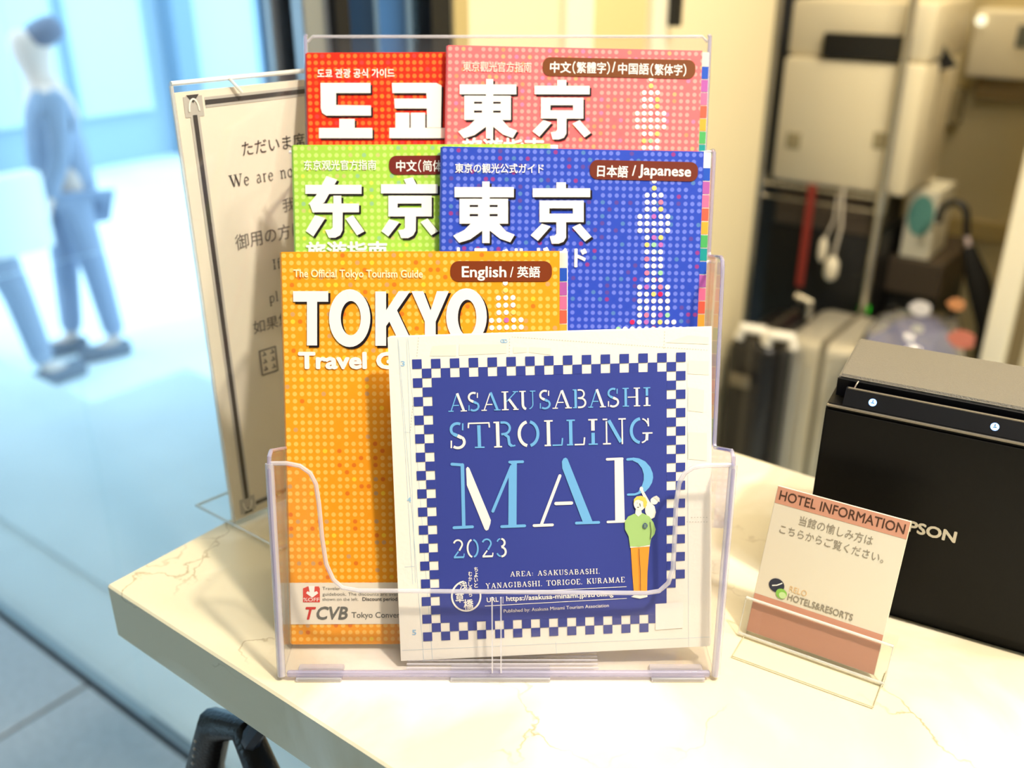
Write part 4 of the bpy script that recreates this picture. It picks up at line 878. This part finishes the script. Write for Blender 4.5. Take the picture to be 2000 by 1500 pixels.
MB().box(PP(.005, .004, 0), pd * (PWd - .01), pv * .115, Z * .0085, M_pb).build('base', pr)
MB().prism([PP(.0025, v, z) for v, z in ((.0125, .1245), (.0125, .1345), (.014, .1362), (.070, .1370), (.082, .132), (.082, .1245))], pd * (PWd - .004), M_pl, .0012).build('lid', pr, True)
MB().prism([PP(.008, v, z) for v, z in ((.0012, .1238), (.0072, .1318), (.0100, .1318), (.0100, .1238))], pd * (PWd - .01), M_gl, .0003, 1).build('control_strip', pr)
MB().box(PP(.0022, .0118, .1243), pd * (PWd - .0034), pv * .002, Z * .0104, M_gl, .0004, 1).build('front_recess', pr)
MB().box(PP(.0005, -.0002, .1225), pd * (PWd - .001), pv * .002, Z * .0009, M_sv).build('seam_line', pr)
MB().box(PP(.009, .0070, .1316), pd * (PWd - .012), pv * .0010, Z * .0006, M_sv).build('strip_edge', pr)
MB().tube([PP(.012, .0085, .1318), PP(.0125, .0100, .1335), PP(.013, .0122, .1345)], .0004, M_sv).build('paper_tear_tab', pr)
ld = mat('blue_led', (120, 170, 255), .3, emit=4); sdn = (pv * -.0090 + Z * .0110).normalized()
cs = Surf(PP(.008, .0012, .1238), pd, (PP(0, .0072, .1318) - PP(0, .0012, .1238)))
for px_ in ((1706, 780), (1944, 829)):
    u, v = cs.px(*px_); v = .0048
    MB().prism([cs.p(u + .0020 * math.cos(a * math.pi / 8), v + .0020 * math.sin(a * math.pi / 8), .0001) for a in range(16)], cs.n * .0002, ld).build('indicator_light', pr)
    b = MB(); stroke(b, cs, [(u, v + .0014), (u, v)], .0004, M_gl, 4); stroke(b, cs, [(u - .0008, v - .0004), (u + .0009, v - .0002)], .0004, M_gl, 4); b.build('icon', pr)
fp = Surf(PP(0, 0, 0), pd, Z); b = MB()
M_lo = col('logo_white', (226, 218, 200)); u1, v1 = fp.px(1866, 1058); u0, v0 = fp.px(1776, 1040)
vv = (v1 + v0) / 2 + .0002; wch = (u1 - u0) / 3.95
text(b, fp, 'EPSON', (u1 - (u1 - u0) * 1.26, vv), (u1, vv), .0067, M_lo, 2, .035, px=False); b.build('logo', pr)

# ------------------------------------------------------------------ small card in an acrylic easel
A = at(1455, 1235, 1.052); cd = Vector((.853, -.522, 0)).normalized(); cb_ = Vector((-cd.y, cd.x, 0)); le = math.radians(20)
cv = cb_ * math.sin(le) + Z * math.cos(le)
ks = Surf(A, cd, cv)
es = thing('card_stand', A + cd * .036, 'small clear acrylic easel stand in front of the printer', 'card stand')
fw = .0745
MB().box(A - cb_ * .003 - cd * .003, cd * (fw + .003), cb_ * .0018, Z * 0 + cv * .0205, ACRS, .0003, 1).build('front_lip', es)
MB().tube([A - cb_ * .002 - cd * .003 + cv * .0205, A - cb_ * .002 + cd * fw + cv * .0205], .0008, EDG).tube([A - cb_ * .002 - cd * .003 + cv * .0, A - cb_ * .002 + cd * fw], .0008, EDG).tube([A - cb_ * .002 - cd * .003, A - cb_ * .002 - cd * .003 + cv * .0205], .0003, EDG).tube([A - cb_ * .002 + cd * fw, A - cb_ * .002 + cd * fw + cv * .0205], .0004, EDG).build('edge', es, True)
MB().box(A + cb_ * .0030, cd * .066, cb_ * .0018, cv * .060, ACRB, .0003, 1).build('back_plate', es)
D0 = at(1430, 1285, 1.05); D1 = at(1705, 1385, 1.05)
D0 += Z * .0003; D1 += Z * .0003
MB().prism([D0, D1, D1 + cb_ * .062, D0 + cb_ * .062], Z * .0018, ACRB).build('base_plate', es)
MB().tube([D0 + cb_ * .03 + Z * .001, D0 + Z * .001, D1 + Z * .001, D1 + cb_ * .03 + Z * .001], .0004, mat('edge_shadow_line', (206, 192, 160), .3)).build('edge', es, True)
kc = thing('information_card', A + cd * .035 + cb_ * .001, 'small cream and pink hotel information card leaning in the acrylic easel', 'card')
def kq(x, y): return ks.px(x, y)
q = [kq(1473, 1234), kq(1718, 1317), kq(1781, 1016), kq(1519, 951)]
W0, H0 = .0685, (q[2][1] + q[3][1]) / 2
u0_ = q[3][0]; 
MB().box(ks.p(u0_, .0012, .0), ks.u * W0, ks.v * (H0 - .0012), -ks.n * .0016, mat('card_stock', (226, 216, 194), .45), .0002, 1).build('card', kc)
kk = Surf(ks.p(u0_, 0, 0), ks.u, ks.v); M_sal = col('card_salmon', (208, 150, 124))
b = MB(); yt = kk.px(1519, 951)[1]; y2 = kk.px(1513, 983)[1]; y3 = (kk.px(1483, 1165)[1] + kk.px(1735, 1239)[1]) / 2
pl(b, kk, [(.0003, H0 - .0095), (W0 - .0003, H0 - .0095), (W0 - .0003, H0 - .0003), (.0003, H0 - .0003)], M_sal, 1); b.build('top_band', kc); b = MB(); pl(b, kk, [(.0003, .0015), (W0 - .0003, .0015), (W0 - .0003, y3), (.0003, y3)], M_sal, 1)
b.build('bottom_band', kc)
b = MB(); M_kt = col('card_text_brown', (84, 58, 44)); M_kg = col('card_text_grey', (150, 140, 122))
def ktext(s, ul, ur, v, h, m, off=0): text(b, kk, s, (ul, v), (ur, v), h, m, 2, off, px=False)
ktext('HOTEL INFORMATION', .0020, W0 - .0020, H0 - .0072, .0052, M_kt, .01)
b.build('heading', kc); b = MB()
ktext('当館の愉しみ方は', .0150, .0530, H0 - .0172, .0048, M_kg); ktext('こちらからご覧ください。', .0060, .0600, H0 - .0245, .0046, M_kg)
b.build('lettering', kc); b = MB()
ktext('RELO', .0178, .0270, y3 + .0068, .0032, col('relo_gold', (226, 190, 140))); ktext('HOTELS&RESORTS', .0178, .0520, y3 + .0020, .0036, M_kg, .012)
b.build('lettering', kc)
b = MB(); pl(b, kk, ell(.0108, y3 + .0078, .0042, .0038, 20), col('emblem_navy', (56, 58, 72)), 2); pl(b, kk, ell(.0142, y3 + .0042, .0030, .0028, 18), col('emblem_green', (140, 196, 84)), 3); pl(b, kk, ell(.0150, y3 + .0036, .0020, .0018, 16), col('emblem_lime', (200, 226, 160)), 4)
stroke(b, kk, [(.0085, y3 + .0070), (.0110, y3 + .0080), (.0135, y3 + .0100)], .0006, M_wh, 3); b.build('emblem', kc)

# ------------------------------------------------------------------ back room: rack, boxes, suitcases
NR = 1.96; M_chr = mat('chrome_wire', (210, 204, 190), .25, .9)
rk = thing('wire_rack', W(-.2, NR + .15, 0), 'chrome wire shelving rack in the back room behind the suitcases', 'rack')
tl_, tr_ = tz(1500, 200, NR)[0], tz(1752, 200, NR)[0]
for t in (tl_, tr_):
    for n in (NR, NR + .30):
        m = MB().tube([W(t, n, 0), W(t, n, 2.0)], .009, M_chr, 10)
        m.build('post', rk, True)
for zz in (tz(1600, 372, NR)[1], tz(1600, 372, NR)[1] - .42, 1.60, .12):
    m = MB()
    for n in (NR, NR + .30): m.tube([W(tl_, n, zz), W(tr_, n, zz)], .004, M_chr, 6).tube([W(tl_, n, zz - .03), W(tr_, n, zz - .03)], .003, M_chr, 6)
    for i in range(12):
        t = tl_ + (tr_ - tl_) * i / 11; m.tube([W(t, NR, zz + .003), W(t, NR + .30, zz + .003)], .002, M_chr, 5)
    for t in (tl_, tr_): m.tube([W(t, NR, zz), W(t, NR + .30, zz)], .004, M_chr, 6)
    for t in (tl_, tr_): m.lathe(W(t, NR, zz - .035), Z, ((.013, 0), (.015, .035), (.013, .06)), M_chr, 10)
    m.build('wire_shelf', rk, True)
zs = tz(1600, 372, NR)[1] + .006
eq = thing('equipment_box', W((tl_ + tr_) / 2, NR + .17, zs), 'cream office machine with a black slot on the upper rack shelf', 'office machine')
M_eq = mat('cream_plastic', (222, 210, 178), .5); tb0, tb1 = tl_ + .03, tr_ + .055; 
zslot = tz(1650, 118, NR)[1]
MB().box(W(tb0 - .01, NR + .015, zs), T * (tb1 - tb0), N * .27, Z * (zslot - zs), M_eq, .012).build('lower_body', eq, True)
MB().box(W(tb0 - .01, NR + .03, zslot + .001), T * (tb1 - tb0), N * .3, Z * .12, M_eq, .01).build('upper_body', eq, True)
ts0, ts1 = tz(1602, 100, NR)[0], tz(1770, 100, NR)[0]
MB().box(W(ts0, NR + .008, tz(1680, 118, NR)[1]), T * (ts1 - ts0), N * .03, Z * .052, mat('slot_black', (6, 6, 6), .5), .002).build('slot', eq)
for x in (1545, 1717):
    t, z = tz(x, 275, NR); MB().box(W(t - .017, NR + .012, z - .02), T * .034, N * .004, Z * .036, mat('sensor_grey', (150, 138, 104), .5), .002).build('vent_panel', eq)
# slanted black monitor right of the machine
t, z = tz(1790, 40, NR + .1)
mo = thing('tablet', W(t, NR + .12, z - .02), 'slanted black screen right of the cream machine', 'screen')
q0 = [tz(*p, NR + .12) for p in ((1805, 30), (1868, 130), (1830, 140), (1778, 118))]
MB().prism([W(a, NR + .12, b_) for a, b_ in q0], N * .012, mat('slot_black', 0), .002).build('screen', mo)
MB().tube([W(q0[0][0], NR + .13, q0[0][1]), W(q0[1][0], NR + .13, q0[1][1])], .004, mat('sensor_grey', 0)).tube([W(q0[2][0], NR + .135, q0[2][1]), W(q0[2][0], NR + .135, q0[2][1] - .12)], .006, mat('sensor_grey', 0)).build('frame', mo, True)
# lower shelf goods
z2 = zs - .42 + .004
bd = thing('document_tray', W(-.2, NR + .17, z2), 'dark brown document tray just under the upper rack shelf', 'tray')
ta, tb_ = tl_ + .035, tr_ - .02
zc = tz(1600, 455, NR)[1]
MB().box(W(ta, NR + .03, zc), T * (tb_ - ta), N * .24, Z * .075, mat('brown_plastic', (74, 62, 48), .6), .005).build('drawer', bd, True)
MB().box(W(ta - .01, NR + .035, z2), T * (tb_ - ta + .02), N * .25, Z * (zc - z2 - .002), mat('black_plastic', (16, 15, 14), .5), .005).build('cabinet', bd, True)
bq = thing('computer_tower', W(-.2, NR + .17, zs - .84), 'black computer case with green lights at the bottom of the rack', 'computer')
MB().box(W(tl_ + .01, NR + .03, .135), T * (tr_ - tl_ - .02), N * .3, Z * (z2 - .17), mat('black_plastic', 0), .006).build('case', bq, True)
gl = mat('green_led', (30, 200, 20), .4, emit=.6)
for y in (606, 632):
    t, z = tz(1682, y, NR)
    MB().box(W(t - .012, NR + .02, z - .013), T * .022, N * .014, Z * .016, gl, .002).build('status_light', bq)
t, z = tz(1590, 358, NR); t2, zz2 = tz(1558, 555, NR)
sr = MB().box(W(t - .008, NR - .012, zz2), T * .018, N * .003, Z * (z - zz2), mat('red_webbing', (140, 44, 30), .7)).build('hanging_strap'); tag(sr, 'dark red strap hanging in front of the rack', 'strap')
for i, (xa, ya, xb, yb, r, lb) in enumerate(((1650, 365, 1632, 505, .016, 'white cable with large plug hanging from rack shelf'), (1640, 380, 1615, 468, .010, 'thinner white cable with small plug left of the large plug'))):
    a = tz(xa, ya, NR); c = tz(xb, yb, NR)
    cbx = thing('hanging_cable', W(a[0], NR - .02, a[1]), lb, 'cable')
    MB().tube([W(a[0], NR - .01, a[1]), W((a[0] + c[0]) / 2 + .01, NR - .02, (a[1] + c[1]) / 2), W(c[0], NR - .02, c[1])], .0035 if i == 0 else .0025, mat('white_cable', (206, 196, 178), .5)).build('cord', cbx, True)
    MB().lathe(W(c[0], NR - .02, c[1] - .035), Z, ((r * .5, -.012), (r, 0), (r, .03), (r * .4, .045)), mat('white_plug', (236, 226, 200), .4), 14).build('plug', cbx, True)
# white box with teal print at the right of the rack
t, z = tz(1755, 500, NR + .2); tE, zE = tz(1835, 385, NR + .2); 
wb = thing('carton', W(t, NR + .25, z), 'tall white carton with a teal patch right of the rack', 'box')
MB().box(W(t, NR + .2, z), T * (tE - t), N * .15, Z * (zE - z + .01), mat('carton_white', (226, 220, 196), .6), .003).build('carton_body', wb)
MB().prism([W(t + .005 + .038 * (1 + math.cos(a * math.pi / 8)) * .8, NR + .199, zE - .05 + .05 * math.sin(a * math.pi / 8)) for a in range(16)], N * -.001, mat('teal_print', (96, 156, 144), .6)).build('teal_patch', wb)
sh = MB().box(W(t - .02, NR + .19, z - .09), T * .13, N * .3, Z * .088, mat('brown_plastic', 0), .004).build('side_table'); tag(sh, 'dark brown stand under the white carton', 'stand')
MB().box(W(t - .015, NR + .2, 0), T * .12, N * .28, Z * (z - .091), mat('black_plastic', 0), .004).build('stand_body', sh) if 0 else None
sh2 = MB().box(W(t - .015, NR + .2, 0), T * .12, N * .28, Z * (z - .092), mat('black_plastic', 0), .004).build('cabinet'); tag(sh2, 'black floor cabinet carrying the brown stand and white carton', 'cabinet')
# wall intercom and its ledge
NI = 2.43
i0 = tz(1893, 145, NI); i1 = tz(2080, 20, NI)
ic = thing('wall_intercom', W(i0[0], NI, i0[1]), 'cream wall panel with small screen on the back room wall', 'intercom')
MB().box(W(i0[0], NI - .06, i0[1]), T * (i1[0] - i0[0]), N * .078, Z * (i1[1] - i0[1]), M_trim, .01, 3).build('housing', ic, True)
a, c = tz(1985, 75, NI - .06); MB().box(W(a, NI - .064, c - .02), T * .1, N * .005, Z * .05, mat('grey_screen', (110, 112, 100), .3), .002).build('screen', ic)
a, c = tz(1916, 40, NI - .06); MB().lathe(W(a, NI - .06, c), -N, ((.012, 0), (.011, .006)), mat('lit_button', (255, 250, 220), .3, emit=1.2), 16).build('button', ic, True)
a = tz(1905, 190, NI); lg = MB().box(W(a[0], NI - .02, a[1]), T * .35, N * .038, Z * .055, mat('ochre_rail', (150, 128, 84), .6), .004).build('wall_rail'); tag(lg, 'ochre rail on the back wall below the intercom', 'rail')
t, z = tz(1850, 240, NI); hkx = MB().box(W(t - .02, NI - .03, z), T * .05, N * .048, Z * .085, mat('sensor_grey', 0), .005).build('wall_switch'); tag(hkx, 'small grey switch box on the wall between machine and intercom', 'switch')
# umbrella
t, z = tz(1850, 440, NR + .1); t2, z3 = tz(1910, 585, NR + .1); nU = NR + .1
um = thing('umbrella', W(t2 + .08, nU, 0), 'black folded umbrella with a curved handle right of the carton', 'umbrella')
ta_, za_ = tz(1862, 420, nU)
hp = [W(ta_ + .030 * math.cos(a) , nU, za_ - .006 + .036 * math.sin(a)) for a in [math.pi * (1.15 - 1.15 * i / 8) for i in range(9)]]
hp2 = hp + [W(tz(1888, 460, nU)[0], nU, tz(1888, 460, nU)[1])]
MB().tube(hp2, .008, mat('black_plastic', 0), 10).build('handle', um, True)
MB().tube([hp2[-1], W(*[tz(1892, 480, nU)[0], nU, tz(1892, 480, nU)[1]])], .006, mat('pale_ferrule', (214, 196, 196), .4), 10).build('ferrule', um, True)
a = tz(1892, 482, nU); c = tz(1935, 640, nU)
MB().tube([W(a[0], nU, a[1]), W(a[0] * .6 + c[0] * .4, nU, a[1] * .6 + c[1] * .4), W(c[0], nU, c[1]), W(c[0] + .04, nU, .02)], [.014, .026, .03, .008], mat('umbrella_cloth', (14, 14, 18), .7), 12).build('canopy', um, True)

def suitcase(tt0, tt1, n0, dn, ztop, m, m2, label, ribs=0):
    r = thing('suitcase', W((tt0 + tt1) / 2, n0 + dn / 2, 0), label, 'suitcase')
    MB().box(W(tt0, n0, .05), T * (tt1 - tt0), N * dn, Z * (ztop - .05), m, .035, 4).build('shell', r, True)
    zm = W((tt0 + tt1) / 2, n0, 0)
    MB().box(W((tt0 + tt1) / 2 - .006, n0 - .002, .07), T * .012, N * (dn + .004), Z * (ztop - .066), m2, .003).build('zip_band', r, True)
    if ribs:
        for i in range(ribs):
            t = tt0 + (tt1 - tt0) * (i + .6) / (ribs + .2)
            if abs(t - (tt0 + tt1) / 2) > .012:
                MB().tube([W(t, n0 + .001, .10), W(t, n0 + .001, ztop - .06)], .004, m, 6).build('rib', r, True)
    for t in (tt0 + .03, tt1 - .03):
        for n in (n0 + .04, n0 + dn - .04): MB().lathe(W(t - .012, n, .026), T, ((.026, 0), (.026, .024)), mat('black_plastic', 0), 16).build('wheel', r, True)
    return r
NS = 1.665
NS = 1.595; a, zt1 = tz(1412, 655, NS); c = tz(1522, 655, NS)[0]
sb = suitcase(a + .006, c, NS, .26, zt1, mat('suitcase_black', (26, 24, 24), .28), mat('zip_dark', (60, 54, 44), .5), 'black hard shell suitcase with white handles at left behind counter')
for x in (1463, 1520):
    t, z = tz(x, 638, NS)
    MB().tube([W(t - .028, NS + .02, zt1 - .005), W(t - .022, NS + .02, zt1 + .02), W(t + .022, NS + .03, zt1 + .02), W(t + .028, NS + .03, zt1 - .005)], .012, mat('white_handle', (240, 234, 220), .4), 10).build('handle', sb, True)
MB().box(W((a + c) / 2 - .03, NS - .026, zt1 - .10), T * .05, N * .008, Z * .03, mat('grey_lock', (120, 112, 96), .4, .6), .004).build('lock', sb, True)
NS = 1.665; a = tz(1518, 700, NS + .05)[0]; c, zt2 = tz(1700, 672, NS + .05)
ssx = suitcase(a + .012, c + .01, NS + .02, .25, zt2 - .012, mat('suitcase_silver', (206, 200, 184), .3, .5), mat('zip_silver', (124, 116, 98), .4, .5), 'silver ribbed suitcase standing right of the black suitcase', 7)
t = tz(1570, 640, NS + .1)[0]; zh = tz(1560, 592, NS + .1)[1]
MB().tube([W(t, NS + .12, zt2), W(t, NS + .12, zh), W(t - .035, NS + .12, zh + .008)], .008, mat('chrome_wire', 0), 8).build('pull_handle', ssx, True)
# blue bags wrapped in clear plastic
tL, _z = tz(1745, 690, 1.86); tR, _ = tz(1925, 690, 1.80); zT = tz(1830, 572, 1.86)[1]
wrp = thing('wrapped_luggage', W((tL + tR) / 2, 1.72, 0), 'blue luggage wrapped in shiny clear plastic beside the door frame', 'luggage')
def blob(name, c, rx, ry, rz, m, par, n=2, jit=.08, seed=1, pw=1):
    bm = bmesh.new(); bmesh.ops.create_icosphere(bm, subdivisions=3, radius=1); rg = random.Random(seed)
    ph = [rg.uniform(0, 6) for _ in range(6)]
    for v in bm.verts:
        p = v.co.copy(); k = 1 + jit * (math.sin(p.x * 7 + ph[0]) * math.sin(p.y * 6 + ph[1]) + .6 * math.sin(p.z * 11 + ph[2] + p.x * 5))
        p = Vector([math.copysign(abs(q) ** pw, q) for q in p])
        v.co = Vector(c) + T * p.x * rx * k + N * p.y * ry * k + Z * p.z * rz * k
    bm.verts.index_update(); mb = MB().raw([v.co.copy() for v in bm.verts], [[v.index for v in f.verts] for f in bm.faces], m); bm.free(); return mb.build(name, par, True)
nB = 1.70
tc_ = (tL + tR) / 2 - .02
blob('blue_bag', W(tc_ - .01, nB, zT * .5), (tR - tL) * .54, .13, zT * .47, mat('navy_fabric', (62, 72, 128), .6), wrp, seed=4, jit=.04, pw=.6)
blob('plastic_wrap', W(tc_ - .005, nB, zT * .51), (tR - tL) * .60, .16, zT * .495, clear('crumpled_plastic', (.94, .94, .97), 2.4, .12, .10, (.85, .85, .9)), wrp, seed=9, jit=.05, pw=.6)
for x, y, s, cm in ((1800, 600, .018, (220, 214, 214)), (1870, 592, .014, (206, 140, 90)), (1880, 660, .022, (206, 120, 100)), (1795, 640, .010, (200, 198, 190))):
    t, z = tz(x, y, nB - .14)
    MB().prism([W(t + s * math.cos(q * math.pi / 5) * (1 + .2 * (q % 2)), nB - .15, z + s * .8 * math.sin(q * math.pi / 5)) for q in range(10)], N * .003, mat('tag_%d_%d' % (cm[0], cm[1]), cm, .4)).build('luggage_tag', wrp)
